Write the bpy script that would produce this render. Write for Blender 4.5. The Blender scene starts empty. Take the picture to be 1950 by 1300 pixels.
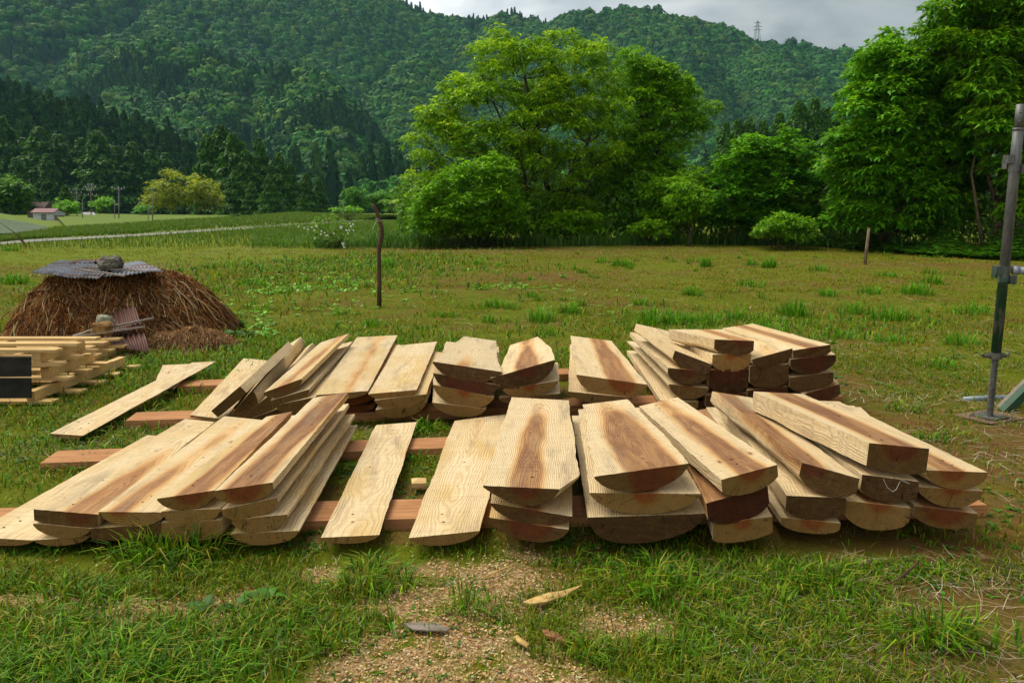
import bpy, math, random
import numpy as np
from mathutils import Vector, Matrix
from mathutils import noise as mn
random.seed(7); rng = np.random.default_rng(7)
scene = bpy.context.scene
col = scene.collection
F = 1517.0; PITCH = math.radians(9.36); H = 1.2
SP, CP = math.sin(PITCH), math.cos(PITCH)
R = math.radians

# ------------------------------------------------------------------ camera / projection helpers
def ray(px, py):
    vx = (px-975)/F; vy = (650-py)/F
    return (vx, CP+vy*SP, -SP+vy*CP)
def atz(px, py, z=0.0):
    d = ray(px, py); t = (z-H)/d[2]
    return Vector((d[0]*t, d[1]*t, z))
def aty(px, py, Y):
    d = ray(px, py); t = Y/d[1]
    return Vector((d[0]*t, Y, H+d[2]*t))
def proj(x, y, z):
    zz = z-H
    dep = y*CP - zz*SP; up = y*SP + zz*CP
    return 975+F*x/dep, 650-F*up/dep

# ------------------------------------------------------------------ numpy value noise
_perm = rng.random((256, 256))
def vnoise(x, y):
    x = np.asarray(x, float); y = np.asarray(y, float)
    xi = np.floor(x).astype(int); yi = np.floor(y).astype(int)
    xf = x-xi; yf = y-yi
    u = xf*xf*(3-2*xf); v = yf*yf*(3-2*yf)
    a = _perm[xi & 255, yi & 255]; b = _perm[(xi+1) & 255, yi & 255]
    c = _perm[xi & 255, (yi+1) & 255]; d = _perm[(xi+1) & 255, (yi+1) & 255]
    return (a*(1-u)+b*u)*(1-v)+(c*(1-u)+d*u)*v
def fbm(x, y, o=4):
    s = 0; a = 1; t = 0
    for i in range(o):
        s = s+a*vnoise(x*2**i+17.3*i, y*2**i+9.1*i); t += a; a *= .5
    return s/t
def smooth(a, b, x):
    t = np.clip((x-a)/(b-a), 0, 1); return t*t*(3-2*t)

def gz(x, y):
    x = np.asarray(x, float); y = np.asarray(y, float)
    far = smooth(5.5, 9, y)
    z = (fbm(x*1.3, y*1.3, 3)-.5)*.035*(.5+.5*far)
    z = z + (fbm(x*.35+5, y*.35, 2)-.5)*.14*far*(1-smooth(26, 34, y))
    z = z + .16*np.exp(-((x+5.1)/1.1)**2-((y-14.6)/1.0)**2)
    return z

# ------------------------------------------------------------------ mesh helpers
def tag(o, label=None, cat=None, group=None, kind=None):
    if label: o['label'] = label
    if cat: o['category'] = cat
    if group: o['group'] = group
    if kind: o['kind'] = kind
    return o
def empty(name, loc=(0, 0, 0), label=None, cat=None, group=None, kind=None):
    o = bpy.data.objects.new(name, None); o.empty_display_size = .1
    col.objects.link(o); o.location = loc
    return tag(o, label, cat, group, kind)
def link(name, me, parent=None, loc=None, link_it=True):
    o = bpy.data.objects.new(name, me)
    if link_it: col.objects.link(o)
    if parent: o.parent = parent
    if loc is not None: o.location = loc
    return o
def npmesh(name, V, Fc, mats, attrs=None, mat_idx=None, smooth_sh=False):
    """V Nx3, Fc MxK uniform faces; attrs dict name->Nx3 colours/vectors on points"""
    V = np.asarray(V, np.float32); Fc = np.asarray(Fc, np.int32)
    me = bpy.data.meshes.new(name)
    n, k = Fc.shape
    me.vertices.add(len(V)); me.vertices.foreach_set('co', V.ravel())
    me.loops.add(n*k); me.loops.foreach_set('vertex_index', Fc.ravel())
    me.polygons.add(n); me.polygons.foreach_set('loop_start', np.arange(0, n*k, k, dtype=np.int32))
    if mat_idx is not None: me.polygons.foreach_set('material_index', np.asarray(mat_idx, np.int32))
    me.polygons.foreach_set('use_smooth', np.full(n, smooth_sh, dtype=bool))
    me.update(calc_edges=True)
    for k_, a in (attrs or {}).items():
        at = me.attributes.new(k_, 'FLOAT_VECTOR', 'POINT')
        at.data.foreach_set('vector', np.asarray(a, np.float32).ravel())
    for m in (mats if isinstance(mats, (list, tuple)) else [mats]): me.materials.append(m)
    return me
class MB:
    """python mesh collector"""
    def __init__(s): s.v = []; s.f = []; s.m = []
    def add(s, vs, fs, mi=0):
        b = len(s.v); s.v += [tuple(v) for v in vs]
        s.f += [tuple(b+i for i in f) for f in fs]; s.m += [mi]*len(fs)
    def box(s, c, size, M=None, mi=0, jit=0):
        x, y, z = size[0]/2, size[1]/2, size[2]/2; vs = []
        for dx, dy, dz in ((-1,-1,-1),(1,-1,-1),(1,1,-1),(-1,1,-1),(-1,-1,1),(1,-1,1),(1,1,1),(-1,1,1)):
            p = Vector((dx*x, dy*y, dz*z))
            if jit: p += Vector([random.uniform(-jit, jit) for _ in range(3)])
            if M: p = M @ p
            vs.append(p+Vector(c))
        s.add(vs, [(3,2,1,0),(4,5,6,7),(0,1,5,4),(1,2,6,5),(2,3,7,6),(3,0,4,7)], mi)
    def tube(s, pts, rad, n=8, mi=0, cap=True):
        pts = [Vector(p) for p in pts]; rad = rad if hasattr(rad, '__len__') else [rad]*len(pts)
        rings = []; prev = None; b = len(s.v)
        for i, p in enumerate(pts):
            d = (pts[min(i+1, len(pts)-1)]-pts[max(i-1, 0)]).normalized()
            a = prev if prev else (Vector((1, 0, 0)) if abs(d.x) < .8 else Vector((0, 1, 0)))
            u = (a-d*a.dot(d)).normalized(); w = d.cross(u); prev = u
            for k in range(n):
                t = 2*math.pi*k/n; s.v.append(tuple(p+(u*math.cos(t)+w*math.sin(t))*rad[i]))
        for i in range(len(pts)-1):
            for k in range(n):
                k2 = (k+1) % n
                s.f.append((b+i*n+k, b+i*n+k2, b+(i+1)*n+k2, b+(i+1)*n+k)); s.m.append(mi)
        if cap:
            s.f.append(tuple(b+k for k in reversed(range(n)))); s.m.append(mi)
            s.f.append(tuple(b+(len(pts)-1)*n+k for k in range(n))); s.m.append(mi)
    def mesh(s, name, mats, smooth_sh=False):
        me = bpy.data.meshes.new(name); me.from_pydata(s.v, [], s.f); me.update()
        for m in (mats if isinstance(mats, (list, tuple)) else [mats]): me.materials.append(m)
        me.polygons.foreach_set('material_index', s.m)
        me.polygons.foreach_set('use_smooth', [smooth_sh]*len(s.f))
        return me
    def build(s, name, mats, parent=None, loc=None, smooth_sh=False):
        return link(name, s.mesh(name, mats, smooth_sh), parent, loc)

# ------------------------------------------------------------------ node helpers
class NT:
    def __init__(s, name):
        s.mat = bpy.data.materials.new(name); s.mat.use_nodes = True
        s.t = s.mat.node_tree; s.t.nodes.clear()
        s.out = s.t.nodes.new('ShaderNodeOutputMaterial')
    def n(s, typ, **kw):
        nd = s.t.nodes.new('ShaderNode'+typ)
        for k, v in kw.items():
            if k.startswith('i_'):
                key = k[2:].replace('_', ' ')
                s.set(nd.inputs[int(key)] if key.isdigit() else nd.inputs[key], v)
            else: setattr(nd, k, v)
        return nd
    def set(s, inp, v):
        if isinstance(v, bpy.types.NodeSocket): s.t.links.new(v, inp)
        elif isinstance(v, (tuple, list)) and inp.type == 'RGBA' and len(v) == 3: inp.default_value = (*v, 1)
        else: inp.default_value = v
    def m(s, op, a, b=0, c=0, clamp=False):
        nd = s.t.nodes.new('ShaderNodeMath'); nd.operation = op; nd.use_clamp = clamp
        s.set(nd.inputs[0], a); s.set(nd.inputs[1], b); s.set(nd.inputs[2], c); return nd.outputs[0]
    def v(s, op, a, b=(0, 0, 0)):
        nd = s.t.nodes.new('ShaderNodeVectorMath'); nd.operation = op
        s.set(nd.inputs[0], a)
        if op == 'SCALE': s.set(nd.inputs['Scale'], b)
        else: s.set(nd.inputs[1], b)
        return nd.outputs['Value'] if op in ('LENGTH', 'DOT_PRODUCT') else nd.outputs[0]
    def mix(s, f, a, b, mode='MIX'):
        nd = s.t.nodes.new('ShaderNodeMix'); nd.data_type = 'RGBA'; nd.blend_type = mode
        s.set(nd.inputs[0], f); s.set(nd.inputs[6], a); s.set(nd.inputs[7], b); return nd.outputs[2]
    def ramp(s, f, lo, hi, a=0., b=1.):
        nd = s.t.nodes.new('ShaderNodeMapRange'); nd.interpolation_type = 'SMOOTHSTEP'
        s.set(nd.inputs[0], f); s.set(nd.inputs[1], lo); s.set(nd.inputs[2], hi); s.set(nd.inputs[3], a); s.set(nd.inputs[4], b)
        return nd.outputs[0]
    def noise(s, vec, scale, detail=3, rough=.5, dist=0.):
        nd = s.n('TexNoise', i_Scale=scale, i_Detail=detail, i_Roughness=rough, i_Distortion=dist)
        s.set(nd.inputs['Vector'], vec); return nd.outputs[0]
    def attr(s, name):
        return s.n('Attribute', attribute_name=name).outputs['Vector']
    def objco(s): return s.n('TexCoord').outputs['Object']
    def scale(s, vec, sc):
        return s.v('MULTIPLY', vec, sc)
    def bsdf(s, color, rough=.8, spec=.3, metal=0, normal=None, **kw):
        b = s.n('BsdfPrincipled'); s.set(b.inputs['Base Color'], color); s.set(b.inputs['Roughness'], rough)
        s.set(b.inputs['Specular IOR Level'], spec); s.set(b.inputs['Metallic'], metal)
        if normal: s.set(b.inputs['Normal'], normal)
        return b
    def bump(s, h, strength=.5, dist=.01):
        b = s.n('Bump', i_Strength=strength, i_Distance=dist, i_Height=h); return b.outputs[0]
    def done(s, sh):
        s.t.links.new(sh.outputs[0] if hasattr(sh, 'outputs') else sh, s.out.inputs['Surface']); return s.mat

# ------------------------------------------------------------------ materials
def wood_material(name, end):
    # 'wood' = (dx, y, dz) from the pith of the log ; 'tone' = (heart radius, seed, end dirt)
    t = NT(name)
    w = t.attr('wood'); tn = t.attr('tone')
    ts = t.n('SeparateXYZ', i_Vector=tn); hr, seed, dirt = ts.outputs
    ws = t.n('SeparateXYZ', i_Vector=w)
    off = t.n('CombineXYZ', i_X=seed, i_Y=t.m('MULTIPLY', seed, 3.7), i_Z=seed).outputs[0]
    wp = t.v('ADD', w, off)
    n1 = t.noise(t.scale(wp, (6, 1.9, 6)), 1, 3)
    n2 = t.noise(t.scale(wp, (30, 6, 30)), 1, 2)
    rr = t.v('LENGTH', t.n('CombineXYZ', i_X=ws.outputs[0], i_Y=ws.outputs[2]).outputs[0])
    r = t.m('ADD', rr, t.m('MULTIPLY', t.m('SUBTRACT', n1, .5), .055))
    r = t.m('ADD', r, t.m('MULTIPLY', t.m('SUBTRACT', n2, .5), .010))
    halo = t.ramp(r, t.m('SUBTRACT', hr, .008), t.m('ADD', hr, .020), 1, 0)
    heart = t.ramp(r, t.m('SUBTRACT', hr, .016), t.m('ADD', hr, .002), 1, 0)
    rim = t.m('MULTIPLY', t.ramp(r, t.m('SUBTRACT', hr, .020), t.m('SUBTRACT', hr, .004), 0, 1), heart)
    seedr = t.m('FRACT', t.m('MULTIPLY', seed, 7.31))
    rw = t.m('MULTIPLY', r, t.m('ADD', 820, t.m('MULTIPLY', seedr, 260)))
    ring = t.m('ADD', t.m('MULTIPLY', t.m('SINE', rw), .5), .5)
    ring = t.m('POWER', ring, 2.2)
    fib = t.noise(t.scale(wp, (320, 7, 320)), 1, 2, .6)
    fib2 = t.noise(t.scale(wp, (60, 2.5, 60)), 1, 3, .6)
    blot = t.noise(t.scale(wp, (9, 4, 9)), 1, 4, .6)
    seedr = t.m('FRACT', t.m('MULTIPLY', seed, 7.31))
    sap = t.mix(blot, (.90, .74, .48), (.74, .54, .26))
    sap = t.mix(t.m('MULTIPLY', seedr, .55), sap, (.66, .54, .34))
    ylw = t.m('MULTIPLY', t.ramp(t.noise(t.scale(wp, (5, 2, 5)), 1, 3), .42, .68, 0, .75), t.m('FRACT', t.m('MULTIPLY', seed, 5.13)))
    sap = t.mix(ylw, sap, (.62, .42, .13))
    hseed = t.m('FRACT', t.m('MULTIPLY', seed, 3.17))
    hrt = t.mix(hseed, (.50, .22, .075), (.18, .068, .028))
    hrt = t.mix(t.ramp(t.noise(t.scale(wp, (22, 3, 22)), 1, 3, .6), .4, .62, 0, .5), hrt, (.60, .32, .12))
    hrt = t.mix(t.ramp(fib2, .35, .75, 0, .6), hrt, (.20, .09, .04))
    hrt = t.mix(t.m('MULTIPLY', rim, .65), hrt, (.50, .20, .05))
    c = t.mix(t.m('MULTIPLY', halo, .8), sap, (.66, .34, .10))
    c = t.mix(heart, c, hrt)
    c = t.mix(t.m('MULTIPLY', ring, .58 if end else .34), c, t.mix(heart, (.42, .24, .08), (.13, .055, .022)))
    c = t.mix(t.ramp(fib, .45, .75, 0, .30), c, (.36, .20, .085))
    if not end:
        # grey weather staining and dirt specks
        st = t.ramp(t.noise(t.scale(wp, (14, 2.0, 14)), 1, 5, .65), .50, .74, 0, .6)
        c = t.mix(st, c, (.27, .20, .13))
        sp = t.ramp(t.noise(t.scale(wp, (70, 45, 70)), 1, 3, .6), .66, .73, 0, .8)
        c = t.mix(sp, c, (.10, .05, .025))
        vo = t.n('TexVoronoi', i_Scale=1.0); t.set(vo.inputs['Vector'], t.scale(wp, (8, 4.2, .3)))
        sel = t.ramp(t.n('SeparateXYZ', i_Vector=vo.outputs['Color']).outputs[0], .74, .76)
        kd = t.m('ADD', vo.outputs['Distance'], t.m('MULTIPLY', t.m('SUBTRACT', n2, .5), .06))
        c = t.mix(t.m('MULTIPLY', sel, t.ramp(kd, .06, .14, .55, 0)), c, (.40, .20, .07))
        c = t.mix(t.m('MULTIPLY', sel, t.ramp(kd, .035, .060, .9, 0)), c, (.11, .045, .018))
        saw = t.noise(t.scale(wp, (3, 240, 3)), 1, 2, .5)
        c = t.mix(t.ramp(saw, .42, .7, 0, .38), c, (.42, .27, .12))
        hgt = t.m('ADD', t.m('MULTIPLY', fib, .6), t.m('ADD', t.m('MULTIPLY', saw, .4), t.m('MULTIPLY', ring, .35)))
        nrm = t.bump(hgt, .9, .004)
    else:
        # end grain: drinks dirt and water; shadowing of the cut ends is painted in too
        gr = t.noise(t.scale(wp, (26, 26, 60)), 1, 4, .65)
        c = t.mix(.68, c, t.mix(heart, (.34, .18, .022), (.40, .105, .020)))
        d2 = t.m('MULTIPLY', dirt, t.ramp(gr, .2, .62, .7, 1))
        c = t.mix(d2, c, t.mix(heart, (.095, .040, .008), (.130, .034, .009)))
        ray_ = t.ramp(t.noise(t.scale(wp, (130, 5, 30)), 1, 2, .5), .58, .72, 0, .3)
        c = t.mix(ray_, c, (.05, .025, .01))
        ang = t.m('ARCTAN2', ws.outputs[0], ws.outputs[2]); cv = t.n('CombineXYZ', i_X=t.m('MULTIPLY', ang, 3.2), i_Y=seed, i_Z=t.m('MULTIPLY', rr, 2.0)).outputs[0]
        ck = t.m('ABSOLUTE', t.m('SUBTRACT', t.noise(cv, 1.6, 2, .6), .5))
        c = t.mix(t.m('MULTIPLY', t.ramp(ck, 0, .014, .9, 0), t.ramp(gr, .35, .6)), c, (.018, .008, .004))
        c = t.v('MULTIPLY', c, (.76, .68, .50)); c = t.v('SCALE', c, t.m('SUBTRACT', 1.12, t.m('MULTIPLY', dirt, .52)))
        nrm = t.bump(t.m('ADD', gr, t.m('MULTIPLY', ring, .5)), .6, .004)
    b = t.bsdf(c, .72, .22, normal=nrm)
    return t.done(b)
M_FACE = wood_material('sawn_wood_face', False)
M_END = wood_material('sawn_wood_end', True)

def simple_wood(name, c1, c2, sc=(60, 4, 60), bump=.4, grain=.35):
    t = NT(name); o = t.objco()
    a = t.noise(t.scale(o, sc), 1, 4, .6); b_ = t.noise(o, 3.1, 4, .6)
    c = t.mix(t.ramp(a, .3, .7), c1, c2)
    c = t.mix(t.ramp(b_, .5, .75, 0, .5), c, tuple(x*.55 for x in c1))
    return t.done(t.bsdf(c, .8, .2, normal=t.bump(a, bump, .003)))
M_HOLE = NT('spike_hole'); M_HOLE = M_HOLE.done(M_HOLE.bsdf((.03, .015, .008), .95, .1))
M_BEARER = simple_wood('red_cedar', (.52, .25, .10), (.32, .14, .055), (4, 70, 70))
M_PALLET = simple_wood('pallet_pine', (.72, .50, .22), (.55, .34, .12), (4, 60, 60))
M_GREYWOOD = simple_wood('weathered_wood', (.30, .25, .20), (.16, .13, .10), (8, 90, 90))
M_BARK = simple_wood('tree_bark', (.085, .060, .038), (.040, .028, .018), (14, 14, 3), .8)
M_STAKE = simple_wood('stake_bark', (.125, .070, .040), (.055, .030, .018), (60, 60, 9), .7)
M_SPLINT = simple_wood('splinter_wood', (.62, .42, .15), (.42, .26, .09), (60, 60, 60))
M_BARKCHIP = simple_wood('bark_chip', (.33, .14, .06), (.17, .07, .03), (60, 60, 60))

def leaf_material(name, mul=(1, 1, 1), trans=.35, rough=.5, spec=.25):
    t = NT(name)
    c = t.attr('tint')
    c = t.v('MULTIPLY', c, mul)
    b = t.bsdf(c, rough, spec)
    tr = t.n('BsdfTranslucent'); t.set(tr.inputs['Color'], t.v('MULTIPLY', c, (1.25, 1.15, .6)))
    mx = t.n('MixShader', i_0=trans); t.t.links.new(b.outputs[0], mx.inputs[1]); t.t.links.new(tr.outputs[0], mx.inputs[2])
    return t.done(mx)
M_LEAF = leaf_material('foliage', (2.3, 2.6, .7))
M_GRASS = leaf_material('grass_blades', trans=.30, rough=.55, spec=.2)
M_DRY = leaf_material('dry_straw', trans=.08, rough=.8, spec=.15)

def ground_material():
    t = NT('yard_ground'); g = t.n('NewGeometry').outputs['Position']
    gm = t.n('SeparateXYZ', i_Vector=t.attr('gmask')); sawm, drym, fieldm = gm.outputs
    n_big = t.noise(g, .55, 4, .6); n_mid = t.noise(g, 3.2, 5, .65); n_fin = t.noise(g, 28, 4, .7); n_vf = t.noise(g, 110, 3, .7)
    moss = t.mix(n_fin, (.045, .075, .003), (.17, .18, .006))
    moss = t.mix(t.ramp(n_mid, .4, .65), moss, (.135, .165, .004))
    soil = t.mix(n_fin, (.075, .036, .010), (.21, .115, .035))
    soil = t.mix(t.ramp(n_vf, .58, .7, 0, .8), soil, (.30, .20, .10))
    k = t.m('ADD', t.m('MULTIPLY', n_big, .5), t.m('MULTIPLY', n_mid, .5))
    soil = t.mix(t.ramp(t.noise(g, 1.7, 4, .7), .5, .66), soil, (.17, .060, .018))
    c = t.mix(t.ramp(k, .48, .60, 0, .75), moss, soil)
    c = t.mix(t.m('MULTIPLY', drym, t.ramp(n_mid, .25, .6, .3, 1)), c, soil)
    chip = t.mix(t.ramp(n_vf, .35, .65), (.22, .12, .045), (.52, .37, .18))
    c = t.mix(t.m('MULTIPLY', sawm, t.ramp(t.noise(g, 9, 4, .7), .38, .55, 0, 1)), c, chip)
    fld = t.mix(n_mid, (.10, .15, .006), (.17, .20, .010))
    c = t.mix(fieldm, c, fld)
    h = t.m('ADD', n_fin, t.m('MULTIPLY', n_vf, .6))
    return t.done(t.bsdf(c, .95, .1, normal=t.bump(h, .8, .02)))
M_GROUND = ground_material()
def flat_mat(name, c1, c2, sc=5., rough=.8, bump=.3, spec=.3, metal=0, bd=.01):
    t = NT(name); o = t.objco(); a = t.noise(o, sc, 5, .65)
    return t.done(t.bsdf(t.mix(t.ramp(a, .3, .7), c1, c2), rough, spec, metal, normal=t.bump(a, bump, bd)))
M_STONE = flat_mat('field_stone', (.21, .19, .14), (.09, .085, .06), 22, .9, .8)
M_STONE2 = flat_mat('ochre_stone', (.30, .17, .05), (.18, .10, .035), 18, .9, .8)
M_STONE3 = flat_mat('pale_stone', (.36, .36, .26), (.22, .22, .15), 18, .9, .6)
M_BLACK = flat_mat('black_panel', (.010, .010, .009), (.030, .027, .018), 6, .7, .3, .15)
M_PATH = flat_mat('field_path', (.30, .29, .24), (.20, .20, .15), 3, .95, .2)
M_ROAD = flat_mat('far_road', (.36, .35, .36), (.28, .27, .27), 1, .9, .1)
M_HOUSEW = flat_mat('white_siding', (.62, .64, .66), (.45, .47, .50), 4, .8, .1)
M_ROOFR = flat_mat('red_sheet_roof', (.22, .085, .085), (.16, .06, .06), 4, .6, .1)
M_BROWNR = flat_mat('brown_roof', (.09, .045, .035), (.06, .03, .025), 2, .8, .1)
M_CONC = flat_mat('concrete_pole', (.22, .22, .21), (.16, .16, .15), 3, .85, .1)
M_PYLON = flat_mat('pylon_steel', (.25, .27, .28), (.20, .21, .22), 3, .7, .1)
M_PETAL = flat_mat('white_petals', (.75, .76, .66), (.65, .68, .52), 30, .8, .1)
M_WIRE = flat_mat('wire', (.55, .52, .45), (.4, .38, .33), 60, .6, .1, .4)
def scaffold_mat():
    t = NT('scaffold_steel'); o = t.objco(); a = t.noise(t.scale(o, (18, 18, 5)), 1, 5, .65); b = t.noise(o, 90, 3, .6)
    z = t.n('SeparateXYZ', i_Vector=o).outputs[2]
    c = t.mix(t.ramp(a, .35, .65), (.17, .175, .165), (.085, .09, .085))
    gm = t.m('MULTIPLY', t.ramp(z, .72, .98, 1, 0), t.ramp(a, .40, .55))
    c = t.mix(gm, c, (.012, .075, .030))
    c = t.mix(t.ramp(b, .66, .72, 0, .7), c, (.14, .06, .03))
    return t.done(t.bsdf(c, .5, .5, .35, normal=t.bump(b, .15, .002)))
M_SCAF = scaffold_mat()
M_SCREW = flat_mat('jack_screw_steel', (.17, .165, .14), (.08, .075, .06), 40, .6, .3, .5, .5)
def corrugated_mat(name, rusty):
    t = NT(name); o = t.objco(); a = t.noise(t.scale(o, (2.5, 9, 9)), 1, 5, .7); b = t.noise(o, 30, 4, .7)
    c = t.mix(t.ramp(b, .4, .6), (.22, .26, .31), (.11, .125, .14))
    rust = t.mix(b, (.15, .055, .032), (.075, .038, .032))
    c = t.mix(t.ramp(a, .46-.18*rusty, .60-.20*rusty), c, rust)
    return t.done(t.bsdf(c, .6, .4, .25, normal=t.bump(b, .2, .003)))
M_COR1 = corrugated_mat('galvanised_sheet', 0); M_COR2 = corrugated_mat('rusty_sheet', 1)
def hill_mat():
    t = NT('hill_floor'); g = t.n('NewGeometry').outputs['Position']; a = t.noise(g, .03, 4)
    return t.done(t.bsdf(t.mix(a, (.020, .035, .010), (.035, .055, .015)), .95, .1))
M_HILL = hill_mat()
def forest_mat(name, cols):
    t = NT(name); ri = t.n('ObjectInfo').outputs['Random']
    tt = t.n('SeparateXYZ', i_Vector=t.attr('ftint')); a = tt.outputs[0]
    cr = t.n('ValToRGB'); e = cr.color_ramp.elements
    for i, (p, c) in enumerate(cols):
        el = e[i] if i < 2 else e.new(p)
        el.position = p; el.color = (*c, 1)
    t.t.links.new(ri, cr.inputs[0])
    c = t.v('SCALE', cr.outputs[0], a)
    b = t.bsdf(c, .7, .15); return t.done(b)
M_FOREST = forest_mat('forest_canopy', [(0, (.016, .062, .010)), (1, (.080, .15, .010)), (.35, (.028, .125, .010)), (.7, (.045, .175, .012)), (.88, (.085, .20, .012))])
M_CONIF = forest_mat('forest_conifer', [(0, (.017, .060, .013)), (1, (.048, .11, .016)), (.5, (.026, .085, .014))])

# ------------------------------------------------------------------ ground
def axis(segs):
    out = [segs[0][0]]
    for a, b, n in segs:
        out += list(np.linspace(a, b, n+1)[1:])
    return np.array(out)
xs_ = axis([(-4000, -400, 8), (-400, -60, 12), (-60, -14, 40), (-14, -5, 60), (-5, 5, 220), (5, 14, 60), (14, 60, 40), (60, 400, 12), (400, 4000, 8)])
ys_ = axis([(-60, 0, 6), (0, 1.2, 6), (1.2, 6, 130), (6, 14, 130), (14, 34, 100), (34, 120, 40), (120, 500, 20), (500, 4000, 10)])
X, Y = np.meshgrid(xs_, ys_)
def saw_mask(x, y):
    # where chips and sawdust lie, in front of the stacks
    d = np.zeros_like(x)
    for cx, cy, rx, ry, a in ((-.22, 1.95, .34, .30, 1.0), (-.05, 1.9, .35, .16, .9), (-.26, 2.28, .24, .20, .85), (-.08, 2.48, .26, .14, .85), (.05, 2.6, .22, .08, .6), (-1.12, 2.24, .34, .08, .85), (-.85, 2.30, .20, .08, .8), (-1.55, 2.30, .18, .06, .75), (-.62, 2.5, .10, .10, .6), (-.55, 2.0, .20, .16, .5), (.2, 2.2, .3, .2, .5)):
        d = np.maximum(d, a*np.exp(-((x-cx)/rx)**2-((y-cy)/ry)**2))
    return smooth(.16, .70, d+(fbm(x*7, y*7, 4)-.5)*.95)
def dry_mask(x, y):
    d = smooth(.4, 1.5, x)*(1-smooth(3.5, 6, y))*.95
    d = np.maximum(d, np.exp(-((x+.5)/3.5)**2-((y-24)/2.2)**2)*.65)
    d = np.maximum(d, .7*np.exp(-((x-.2)/2.2)**2-((y-14)/2.0)**2))
    d = np.maximum(d, .9*np.exp(-((x-9.5)/2.5)**2-((y-17.5)/1.2)**2))
    d = np.maximum(d, .8*smooth(1.0, 1.5, x)*np.exp(-((y-2.5)/.15)**2))
    d = np.maximum(d, .8*np.exp(-((x+8)/3)**2-((y-17)/2.0)**2))
    d = np.maximum(d, .9*np.exp(-((x+1.95)/.35)**2-((y-11.9)/.35)**2))
    # under the stacks nothing grows
    u = ((x > -1.9) & (x < 1.9) & (y > 2.75) & (y < 3.4)) | ((x > -.4) & (x < 2.0) & (y > 4.4) & (y < 5.4))
    return np.clip(np.maximum(d, u*.8), 0, 1)
def field_mask(x, y):
    px, py = proj(x, y, 0*x)
    f = smooth(15.5, 21, y - .12*np.maximum(x+5, -40)*0)
    side = 1-smooth(-6.0, -4.5, x - .08*(y-20)*0)
    return np.maximum(f*side, smooth(31, 36, y))
gm = np.stack([saw_mask(X, Y), dry_mask(X, Y), field_mask(X, Y)], -1).reshape(-1, 3)
V = np.stack([X, Y, gz(X, Y)], -1).reshape(-1, 3)
ny, nx = X.shape
idx = np.arange(ny*nx).reshape(ny, nx)
Fq = np.stack([idx[:-1, :-1], idx[:-1, 1:], idx[1:, 1:], idx[1:, :-1]], -1).reshape(-1, 4)
tag(link('ground', npmesh('ground', V, Fq, M_GROUND, {'gmask': gm}, smooth_sh=True)), kind='structure')

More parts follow.
